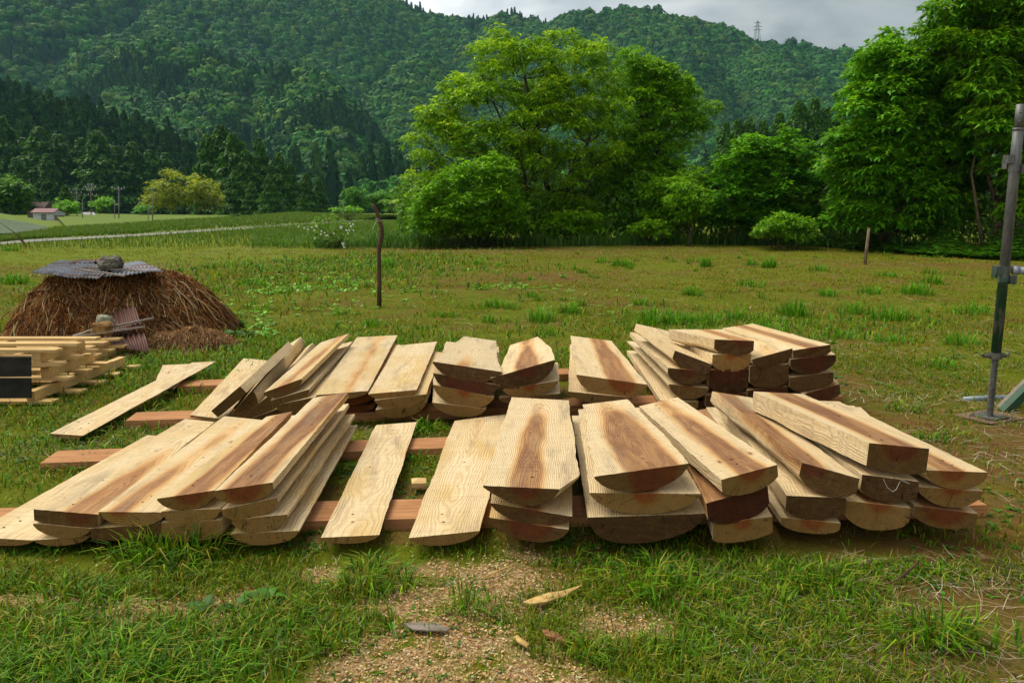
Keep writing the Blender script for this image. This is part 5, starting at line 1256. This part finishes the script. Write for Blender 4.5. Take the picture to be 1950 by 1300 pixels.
rosette(1076,530,7,.20,'pale upright weed in the middle of the yard',tl=(.6, 1.3), cols=[(.055, .11, .07), (.07, .13, .09)])
rosette(910,552,9,.20,'leafy weed right of the crooked stake, mid yard', cols=[(.045, .09, .04), (.03, .07, .03)])
rosette(375,742,5,.10,'round-leaved weed between the pallets and the diagonal plank',tl=(.3,.9), wr=.7)
parts = []
def weed_patch(x0, x1, y0, y1, n, L, cols, zc=0.):
    px = rng.uniform(x0, x1, n); py = rng.uniform(y0, y1, n)
    C = np.array([atz(a, b, 0) for a, b in zip(px, py)]); C[:, 2] = gz(C[:, 0], C[:, 1])+zc; k = rng.integers(3, 6)
    for _ in range(k):
        parts.append(broad_leaves(C+rng.normal(0, L*.15, (n, 3))*[1, 1, .1], rng.uniform(0, 6.28, n), L*rng.uniform(.6, 1.2, n), L*.42*rng.uniform(.7, 1.2, n), rng.uniform(.2, 1.1, n), tints(n, cols), seg=3))
WP = [(.075, .16, .04), (.11, .20, .075), (.05, .12, .025)]
for a in ((480,700,520,562,120,.13), (420,520,600,650,30,.12), (560,720,575,600,25,.08), (890,1090,545,560,30,.11), (700,800,530,580,30,.09), (430,520,560,600,25,.1), (820,960,500,515,12,.12), (1050,1200,540,600,30,.08)):
    weed_patch(*a, WP)
for a in ((1330,1560,1240,1300,260,.028), (0,350,690,880,240,.035), (350,700,650,720,60,.04), (1050,1330,1010,1080,220,.030), (0,650,1000,1060,200,.03), (1700,1950,900,1150,90,.03), (650,850,850,960,80,.03), (640,960,1080,1300,60,.025), (1450,1950,560,750,120,.06)):
    weed_patch(*a, [(.028, .065, .014), (.045, .09, .018), (.02, .05, .012)])
V, Fc, T = join(parts)
tag(link('weeds', npmesh('weeds', V, Fc, M_LEAF, {'tint': T})), 'scattered low broad-leaved weeds growing through the grass', 'weeds', kind='stuff')
# undergrowth along the right treeline
n = 5200; px = rng.uniform(1560, 2000, n)**1; base_y = np.interp(px, [1560,1650,1800,1950,2000], [470,478,492,497,500])
d = rng.random(n); C = []
for a, b, k in zip(px, base_y, d):
    p = atz(a, b, 0); p = p*(1+.0) ; p.y += k*3.2; p.x *= (p.y/(p.y-k*3.2)); C.append((p.x, p.y, (.12+.75*k*(.6+.5*math.sin(a*.05)))*random.random()**.5))
C = np.array(C)
A = broad_leaves(C, rng.normal(-1.57, .9, n), rng.uniform(.14, .26, n), rng.uniform(.12, .22, n), rng.uniform(-.2, .5, n), tints(n, [(.018, .055, .010), (.026, .075, .012), (.04, .095, .014)]), seg=3)
V, Fc, T = A
tag(link('undergrowth', npmesh('undergrowth', V, Fc, M_LEAF, {'tint': T})), 'broad-leaved undergrowth at the foot of the right-hand trees', 'undergrowth', kind='stuff')
# scrub filling the shade below the tree line
parts = []
for (x0, x1, Y0, Y1, zh, n, cols) in ((760, 1620, 28, 36, 2.3, 26000, [(.022, .06, .006), (.035, .08, .008), (.05, .10, .010)]), (1560, 2300, 24, 32, 2.8, 22000, [(.014, .038, .008), (.024, .052, .01)])):
    px = rng.uniform(x0, x1, n); yy = rng.uniform(Y0, Y1, n); x = (px-975)/F*yy*1.0
    top = zh*(.35+.9*vnoise(x*.9, yy*.5)); z = top*rng.random(n)**.6
    dv = rand_unit(n); V, Fc, T = leaves_mesh(np.stack([x, yy, z], 1), dv, rand_unit(n)+[0, 0, .8], rng.uniform(.14, .28, n), rng.uniform(.06, .11, n), tints(n, cols), .4); parts.append((V, Fc, T))
V, Fc, T = join(parts); tag(link('scrub', npmesh('scrub', V, Fc, M_LEAF, {'tint': T})), 'tangled low scrub in the shade under the trees', 'scrub', kind='stuff')

# ================================================================== grass
def under_boards(x, y):
    return ((x > -1.95) & (x < 2.0) & (y > 2.62) & (y < 3.9)) | ((x > -2.0) & (x < 2.1) & (y > 4.3) & (y < 5.8))
def carpet(n, x0, x1, y0, y1, h, w, cols, wts, sparse=.9, cov=None, lean=(.2, 1.0), power=1.):
    y = y0+(y1-y0)*rng.random(n)**power; x = rng.uniform(x0, x1, n)*(y/y1)
    sm = saw_mask(x, y); dm = dry_mask(x, y); nz = fbm(x*2.2+3, y*2.2, 3)
    p = (1-.97*sm)*(1-.75*dm)*np.clip(.2+3.4*(nz-.36), .06, 1)
    k = rng.random(n) < p; k &= ~(under_boards(x, y) & (rng.random(n) < .35))
    x, y, nz, dm = x[k], y[k], nz[k], dm[k]; n = len(x)
    P = np.stack([x, y, gz(x, y)-.003], 1)
    hv = rng.uniform(*h, n)*(.6+1.0*nz); hv[under_boards(x, y)] = np.minimum(hv[under_boards(x, y)], .045)
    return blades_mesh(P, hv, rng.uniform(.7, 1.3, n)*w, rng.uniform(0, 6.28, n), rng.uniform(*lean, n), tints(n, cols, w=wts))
GC = [(.17, .23, .006), (.23, .25, .008), (.09, .16, .005), (.29, .23, .010), (.34, .22, .07), (.11, .19, .006)]
GN = [(.13, .23, .005), (.19, .25, .006), (.06, .13, .004), (.28, .25, .010), (.34, .22, .07), (.11, .24, .005)]
parts = [carpet(115000, -3.2, 3.2, 1.55, 2.9, (.010, .060), .0036, GN, [.24, .22, .18, .12, .06, .18]),
         carpet(120000, -6.2, 6.2, 2.7, 6.5, (.014, .050), .0050, GN, [.22, .24, .14, .18, .08, .14]),
         carpet(110000, -11, 11, 6, 13, (.012, .045), .0075, GC, [.24, .28, .10, .22, .10, .06]),
         carpet(90000, -21, 20, 12, 29, (.015, .06), .014, GC, [.22, .28, .08, .26, .12, .04])]
# ranker green grass at lower left and on the left side
def rank(n, cx, cy, rx, ry, h, w, cols, lean=(.3, 1.1)):
    x = cx+rx*rng.normal(0, .5, n); y = cy+ry*rng.normal(0, .5, n); sm = saw_mask(x, y); k = (rng.random(n) > sm*.92) & ~under_boards(x, y); x, y = x[k], y[k]; n = len(x)
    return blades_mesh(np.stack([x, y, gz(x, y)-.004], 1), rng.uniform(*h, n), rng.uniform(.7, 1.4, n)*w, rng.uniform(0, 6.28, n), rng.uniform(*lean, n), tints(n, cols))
GR = [(.10, .27, .005), (.14, .31, .006), (.06, .18, .004), (.22, .34, .008), (.28, .26, .03), (.045, .12, .004)]
for a in ((3400, -1.15, 1.9, .6, .2, (.03, .12), .0048), (900, -1.5, 2.3, .5, .2, (.02, .07), .004), (1700, .75, 2.2, .5, .35, (.02, .075), .004), (900, -.75, 2.15, .3, .25, (.03, .09), .004),
          (2500, -2.2, 3.9, 1.0, .9, (.03, .10), .006), (3000, -2.3, 5.9, 1.4, 1.0, (.04, .13), .008), (2200, -1.7, 7.0, 1.5, 1.2, (.05, .14), .010), (1500, 1.2, 2.5, .6, .1, (.02, .07), .004),
          (2500, 2.5, 8.5, 2.5, 1.5, (.05, .14), .011), (5000, -5.0, 13.5, 4, 5, (.06, .16), .018), (3000, -3.5, 18, 3, 4, (.08, .2), .025), (1500, -.5, 6.6, 1.6, .5, (.04, .11), .009)):
    parts.append(rank(*a, GR))
V, Fc, T = join(parts)
tag(link('grass', npmesh('grass', V, Fc, M_GRASS, {'tint': T})), 'short mossy grass covering the yard', 'grass', kind='stuff')
# tufts of long blades
parts = []
def tuft(px, py, n, h, r, w, cols=GR, lean=(.25, 1.15)):
    c = atz(px, py, 0); x = c.x+rng.normal(0, r*.5, n); y = c.y+rng.normal(0, r*.35, n)
    k = ~((x > -1.95) & (x < 2.0) & (y > 2.66) & (y < 3.0)); x, y = x[k], y[k]; m = len(x)
    az = np.arctan2(y-c.y, x-c.x)+rng.normal(0, .9, m)
    fall = np.clip(1.15-.55*np.hypot((x-c.x)/r, (y-c.y)/(.7*r)), .3, 1.15)
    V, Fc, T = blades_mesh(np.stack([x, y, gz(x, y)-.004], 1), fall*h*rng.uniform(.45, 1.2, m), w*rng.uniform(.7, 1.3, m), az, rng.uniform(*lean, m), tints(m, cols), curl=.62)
    parts.append((V, Fc, T))
for px, py, n, h, r in ((265,1075,60,.16,.10), (300,1070,70,.18,.10), (350,1065,70,.19,.12), (390,1062,60,.18,.10), (330,1095,50,.12,.10), (690,1125,60,.14,.08), (710,1090,50,.12,.08), (760,1120,40,.11,.08), (775,1040,35,.07,.06),
    (890,1165,34,.12,.05), (1230,1120,90,.14,.12), (1300,1140,90,.13,.12), (1260,1090,60,.11,.10), (1340,1110,60,.11,.12), (1500,1110,70,.11,.12), (1570,1120,80,.13,.12), (1610,1130,50,.12,.1), (1480,1160,60,.10,.12), (1740,1230,50,.15,.07), (1780,1215,70,.17,.08), (1820,1225,50,.15,.08),
    (1900,1240,40,.12,.1), (130,1150,80,.11,.12), (200,1180,70,.11,.12), (70,1220,90,.12,.15), (330,1210,70,.10,.12), (250,1260,60,.12,.12), (480,1220,50,.09,.1), (560,1180,40,.09,.1), (100,1050,30,.10,.06), (640,1230,40,.10,.08), (40,1040,30,.09,.06),
    (1085,1060,40,.07,.08), (1380,1070,40,.08,.1), (1150,1090,40,.07,.1), (1660,1180,40,.09,.08), (1300,1250,60,.09,.1), (1120,1250,40,.09,.06), (1400,1215,60,.10,.12), (745,1190,24,.1,.05)):
    tuft(px, py, int(n*1.5), h*1.0, r*1.25, .0055)
for px, py, n, h, r in ((815,822,70,.12,.09), (790,825,40,.10,.08), (600,700,60,.12,.12), (250,700,60,.12,.12), (170,800,50,.09,.12), (640,900,50,.08,.12), (800,880,50,.08,.12), (245,740,50,.1,.1), (470,720,50,.12,.12), (560,880,30,.07,.1), (1720,780,50,.1,.12), (1770,840,40,.09,.1), (1820,830,30,.08,.1), (1120,660,30,.16,.06), (1030,640,20,.12,.08), (300,690,60,.14,.15), (180,720,50,.12,.12), (560,660,60,.12,.2)):
    tuft(px, py, int(n*1.3), h, r, .008)
TG = [(.10, .30, .008), (.15, .36, .012), (.08, .24, .008)]
for px, py, n, h, r in ((740,510,90,.26,.2), (693,508,60,.16,.2), (910,503,50,.18,.2), (1150,500,50,.2,.2), (1185,505,120,.26,.28), (1344,507,90,.30,.12), (1430,507,40,.22,.2), (1465,513,90,.28,.18), (1430,540,60,.16,.4), (1318,562,70,.20,.18), (1087,594,90,.16,.2),
    (1028,606,90,.20,.22), (945,585,80,.16,.25), (1012,570,60,.13,.2), (930,608,30,.14,.1), (1237,612,110,.22,.35), (1290,612,110,.2,.3), (1340,612,70,.18,.25), (1400,606,70,.20,.2), (1510,595,120,.28,.22), (1575,560,60,.16,.2), (1630,592,90,.2,.25), (1700,606,140,.2,.35), (1655,555,70,.15,.3), (1745,555,110,.22,.3), (1775,540,80,.2,.25), (1690,530,60,.14,.3),
    (1850,600,80,.18,.3), (1830,655,70,.15,.25), (1700,650,60,.12,.25), (710,620,70,.13,.2), (650,600,40,.1,.2), (1220,580,40,.16,.15), (1560,520,50,.2,.2), (480,545,60,.14,.3), (580,520,60,.14,.3), (440,520,60,.2,.3), (30,540,90,.25,.3), (20,480,60,.3,.3), (1110,520,30,.14,.2), (835,600,40,.1,.15), (1460,630,80,.15,.3), (1320,640,50,.14,.2), (1600,640,60,.12,.3), (1780,700,60,.1,.25)):
    tuft(px, py, int(n*1.2), h*1.1, r*.85, .012 if py > 560 else .018, TG, (.1, .8))
for _ in range(170):
    px, py = random.uniform(300, 1900), 478+random.random()**1.6*190
    tuft(px, py, random.randint(12, 40), random.uniform(.07, .17), random.uniform(.06, .22), .011 if py > 560 else .016, TG+GR, (.1, .9))
# fringe of tall grass at the foot of the trees
n = 9000; px = rng.uniform(600, 1720, n); by = np.interp(px, [600,760,1300,1600,1720], [470,469,465,468,478]); C = np.array([atz(a, b+random.uniform(-3, 3), 0) for a, b in zip(px, by)]); C[:, 2] = 0
parts.append(blades_mesh(C, rng.uniform(.15, .75, n)*(.5+.8*vnoise(px/40, px*0)), rng.uniform(.012, .028, n), rng.uniform(0, 6.28, n), rng.uniform(.2, 1., n), tints(n, [(.05, .16, .015), (.08, .21, .018), (.035, .11, .012), (.13, .24, .03)]), curl=.6))
n = 4000; px = rng.uniform(480, 800, n); by = rng.uniform(430, 474, n); C = np.array([atz(a, b, 0) for a, b in zip(px, by)])
parts.append(blades_mesh(C, rng.uniform(.15, .45, n), rng.uniform(.015, .03, n), rng.uniform(0, 6.28, n), rng.uniform(.2, .9, n), tints(n, [(.07, .18, .015), (.11, .22, .02)]), curl=.6))
V, Fc, T = join(parts)
tag(link('grass_tufts', npmesh('grass_tufts', V, Fc, M_GRASS, {'tint': T})), 'tufts of long green grass blades', 'grass', kind='stuff')
# dry stalks lying about
def straw(n, cx, cy, rx, ry, L, w, cols):
    x = cx+rx*rng.uniform(-1, 1, n); y = cy+ry*rng.uniform(-1, 1, n); az = rng.uniform(0, 6.28, n); k = ~under_boards(x, y); x, y, az = x[k], y[k], az[k]; n = len(x)
    z = gz(x, y); l = rng.uniform(*L, n); D = np.stack([np.cos(az), np.sin(az), 0*az], 1)
    P0 = np.stack([x, y, z+rng.uniform(.004, .014, n)], 1); P2 = P0+D*l[:, None]+np.array([0, 0, 1])*rng.uniform(-.002, .02, (n, 1)); P1 = (P0+P2)/2+rng.normal(0, .08, (n, 3))*l[:, None]*[1, 1, .3]
    S = np.stack([-np.sin(az), np.cos(az), 0*az], 1)*w
    V = np.stack([P0-S, P0+S, P1-S, P1+S, P2-S*.5, P2+S*.5], 1).reshape(-1, 3); b = (np.arange(n)*6)[:, None]
    return V, np.concatenate([b+[0, 1, 3, 2], b+[2, 3, 5, 4]]), np.repeat(tints(n, cols, .25), 6, 0)
SC = [(.42, .34, .22), (.30, .21, .11), (.20, .12, .06), (.50, .42, .30)]
parts = [straw(1900, 1.25, 2.15, .75, .55, (.03, .14), .0009, SC), straw(900, 2.4, 3.8, .6, 1.4, (.04, .14), .0014, SC), straw(1600, 3.2, 6.3, 2.0, 1.6, (.05, .16), .002, SC), straw(500, 0, 2.1, 1.3, .5, (.02, .10), .0008, SC),
         straw(2500, 0, 14, 9, 6, (.06, .2), .004, SC), straw(1200, -1.2, 4.2, 1.4, .5, (.03, .1), .0012, SC), straw(2500, -1, 24, 8, 3, (.1, .3), .008, [(.36, .24, .13), (.26, .15, .08)]), straw(800, -6, 16.5, 3, 2, (.08, .2), .005, SC)]
V, Fc, T = join(parts); tag(link('dry_stalks', npmesh('dry_stalks', V, Fc, M_DRY, {'tint': T})), 'dry pale grass stalks lying in the grass', 'dry grass', kind='stuff')
# wood chips
n = 90000; x = rng.uniform(-1.9, 1.2, n); y = rng.uniform(1.6, 2.75, n); m = saw_mask(x, y); k = rng.random(n) < m*.52+.012; x, y = x[k], y[k]; n = len(x)
D = rand_unit(n)*[1, 1, .45]; D /= np.linalg.norm(D, axis=1)[:, None]; N = rand_unit(n)*.55+[0, 0, 1]
V, Fc, T = leaves_mesh(np.stack([x, y, gz(x, y)+rng.uniform(.001, .009, n)], 1), D, N, rng.uniform(.004, .017, n), rng.uniform(.003, .008, n), tints(n, [(.58, .41, .20), (.50, .31, .13), (.40, .18, .05), (.66, .51, .29), (.22, .10, .035)], .15, [.3, .25, .18, .2, .07]), .1)
tag(link('wood_chips', npmesh('wood_chips', V, Fc, M_DRY, {'tint': T})), 'orange and cream wood chips spread on the ground before the stacks', 'wood chips', kind='stuff')

# ================================================================== air
mb = MB(); mb.box((0, 1150, 310), (4400, 2500, 630)); t = NT('haze_air')
pv = t.n('VolumePrincipled'); pv.inputs['Color'].default_value = (.35, .68, .90, 1); pv.inputs['Density'].default_value = HAZE
t.t.links.new(pv.outputs[0], t.out.inputs['Volume']); tag(mb.build('haze', t.mat), 'thin bluish mountain haze', 'haze', kind='stuff')

# ------------------------------------------------------------------ light, world, camera
def world():
    w = bpy.data.worlds.new('World'); scene.world = w; w.use_nodes = True
    nt = w.node_tree; nt.nodes.clear()
    out = nt.nodes.new('ShaderNodeOutputWorld'); bg = nt.nodes.new('ShaderNodeBackground')
    sky = nt.nodes.new('ShaderNodeTexSky'); sky.sky_type = 'NISHITA'; sky.sun_disc = False
    sky.sun_elevation = SUN_E; sky.sun_rotation = SUN_R; sky.dust_density = 3
    tc = nt.nodes.new('ShaderNodeTexCoord')
    mp = nt.nodes.new('ShaderNodeMapping'); mp.inputs['Scale'].default_value = (2.6, 2.6, 7.0)
    nt.links.new(tc.outputs['Generated'], mp.inputs[0])
    nz = nt.nodes.new('ShaderNodeTexNoise'); nz.inputs['Scale'].default_value = 1.5; nz.inputs['Detail'].default_value = 6
    nz.inputs['Roughness'].default_value = .5; nz.inputs['Distortion'].default_value = .4
    nt.links.new(mp.outputs[0], nz.inputs['Vector'])
    cr = nt.nodes.new('ShaderNodeValToRGB'); e = cr.color_ramp.elements
    e[0].position = .38; e[0].color = (3.0, 3.25, 3.6, 1); e[1].position = .60; e[1].color = (8.4, 8.3, 8.1, 1)
    nt.links.new(nz.outputs[0], cr.inputs[0])
    # brighter break to the left of centre, dull grey to the right
    sp = nt.nodes.new('ShaderNodeSeparateXYZ'); nt.links.new(tc.outputs['Generated'], sp.inputs[0])
    mr = nt.nodes.new('ShaderNodeMapRange'); mr.inputs[1].default_value = -.10; mr.inputs[2].default_value = .32; mr.inputs[3].default_value = 1.75; mr.inputs[4].default_value = .62
    nt.links.new(sp.outputs[0], mr.inputs[0])
    zr = nt.nodes.new('ShaderNodeMapRange'); zr.inputs[1].default_value = .3; zr.inputs[2].default_value = .9; zr.inputs[3].default_value = 1; zr.inputs[4].default_value = ZEN
    nt.links.new(sp.outputs[2], zr.inputs[0])
    mm = nt.nodes.new('ShaderNodeMath'); mm.operation = 'MULTIPLY'; nt.links.new(mr.outputs[0], mm.inputs[0]); nt.links.new(zr.outputs[0], mm.inputs[1])
    vs = nt.nodes.new('ShaderNodeVectorMath'); vs.operation = 'SCALE'
    nt.links.new(cr.outputs[0], vs.inputs[0]); nt.links.new(mm.outputs[0], vs.inputs['Scale'])
    mx = nt.nodes.new('ShaderNodeMix'); mx.data_type = 'RGBA'; mx.inputs[0].default_value = .9
    nt.links.new(sky.outputs[0], mx.inputs[6]); nt.links.new(vs.outputs[0], mx.inputs[7])
    nt.links.new(mx.outputs[2], bg.inputs[0]); bg.inputs[1].default_value = .10
    nt.links.new(bg.outputs[0], out.inputs[0])
EXPO = 0.15
SUN_E, SUN_R, ZEN = R(58), R(-60), .95
world()
sl = bpy.data.lights.new('sun', 'SUN'); sl.energy = 2.9; sl.angle = R(38); sl.color = (1, .94, .80)
so = bpy.data.objects.new('sun', sl); col.objects.link(so)
# light falls from behind-left of the stacks, high
sd = Vector((math.sin(SUN_R)*math.cos(SUN_E), math.cos(SUN_R)*math.cos(SUN_E), math.sin(SUN_E)))
so.rotation_euler = sd.to_track_quat('Z', 'Y').to_euler(); so.location = (0, 0, 30)

cam = bpy.data.cameras.new('camera'); co = bpy.data.objects.new('camera', cam); col.objects.link(co)
co.location = (0, 0, H); co.rotation_euler = (math.pi/2-PITCH, 0, 0)
cam.sensor_width = 36; cam.lens = F/1950*36; cam.clip_end = 12000; cam.clip_start = .05
scene.camera = co
vs = scene.view_settings; vs.view_transform = 'Standard'; vs.look = 'None'; vs.exposure = EXPO; vs.gamma = 1
scene.cycles.max_bounces = 6; scene.cycles.diffuse_bounces = 2; scene.cycles.transmission_bounces = 3; scene.cycles.transparent_max_bounces = 4
scene.cycles.volume_bounces = 1
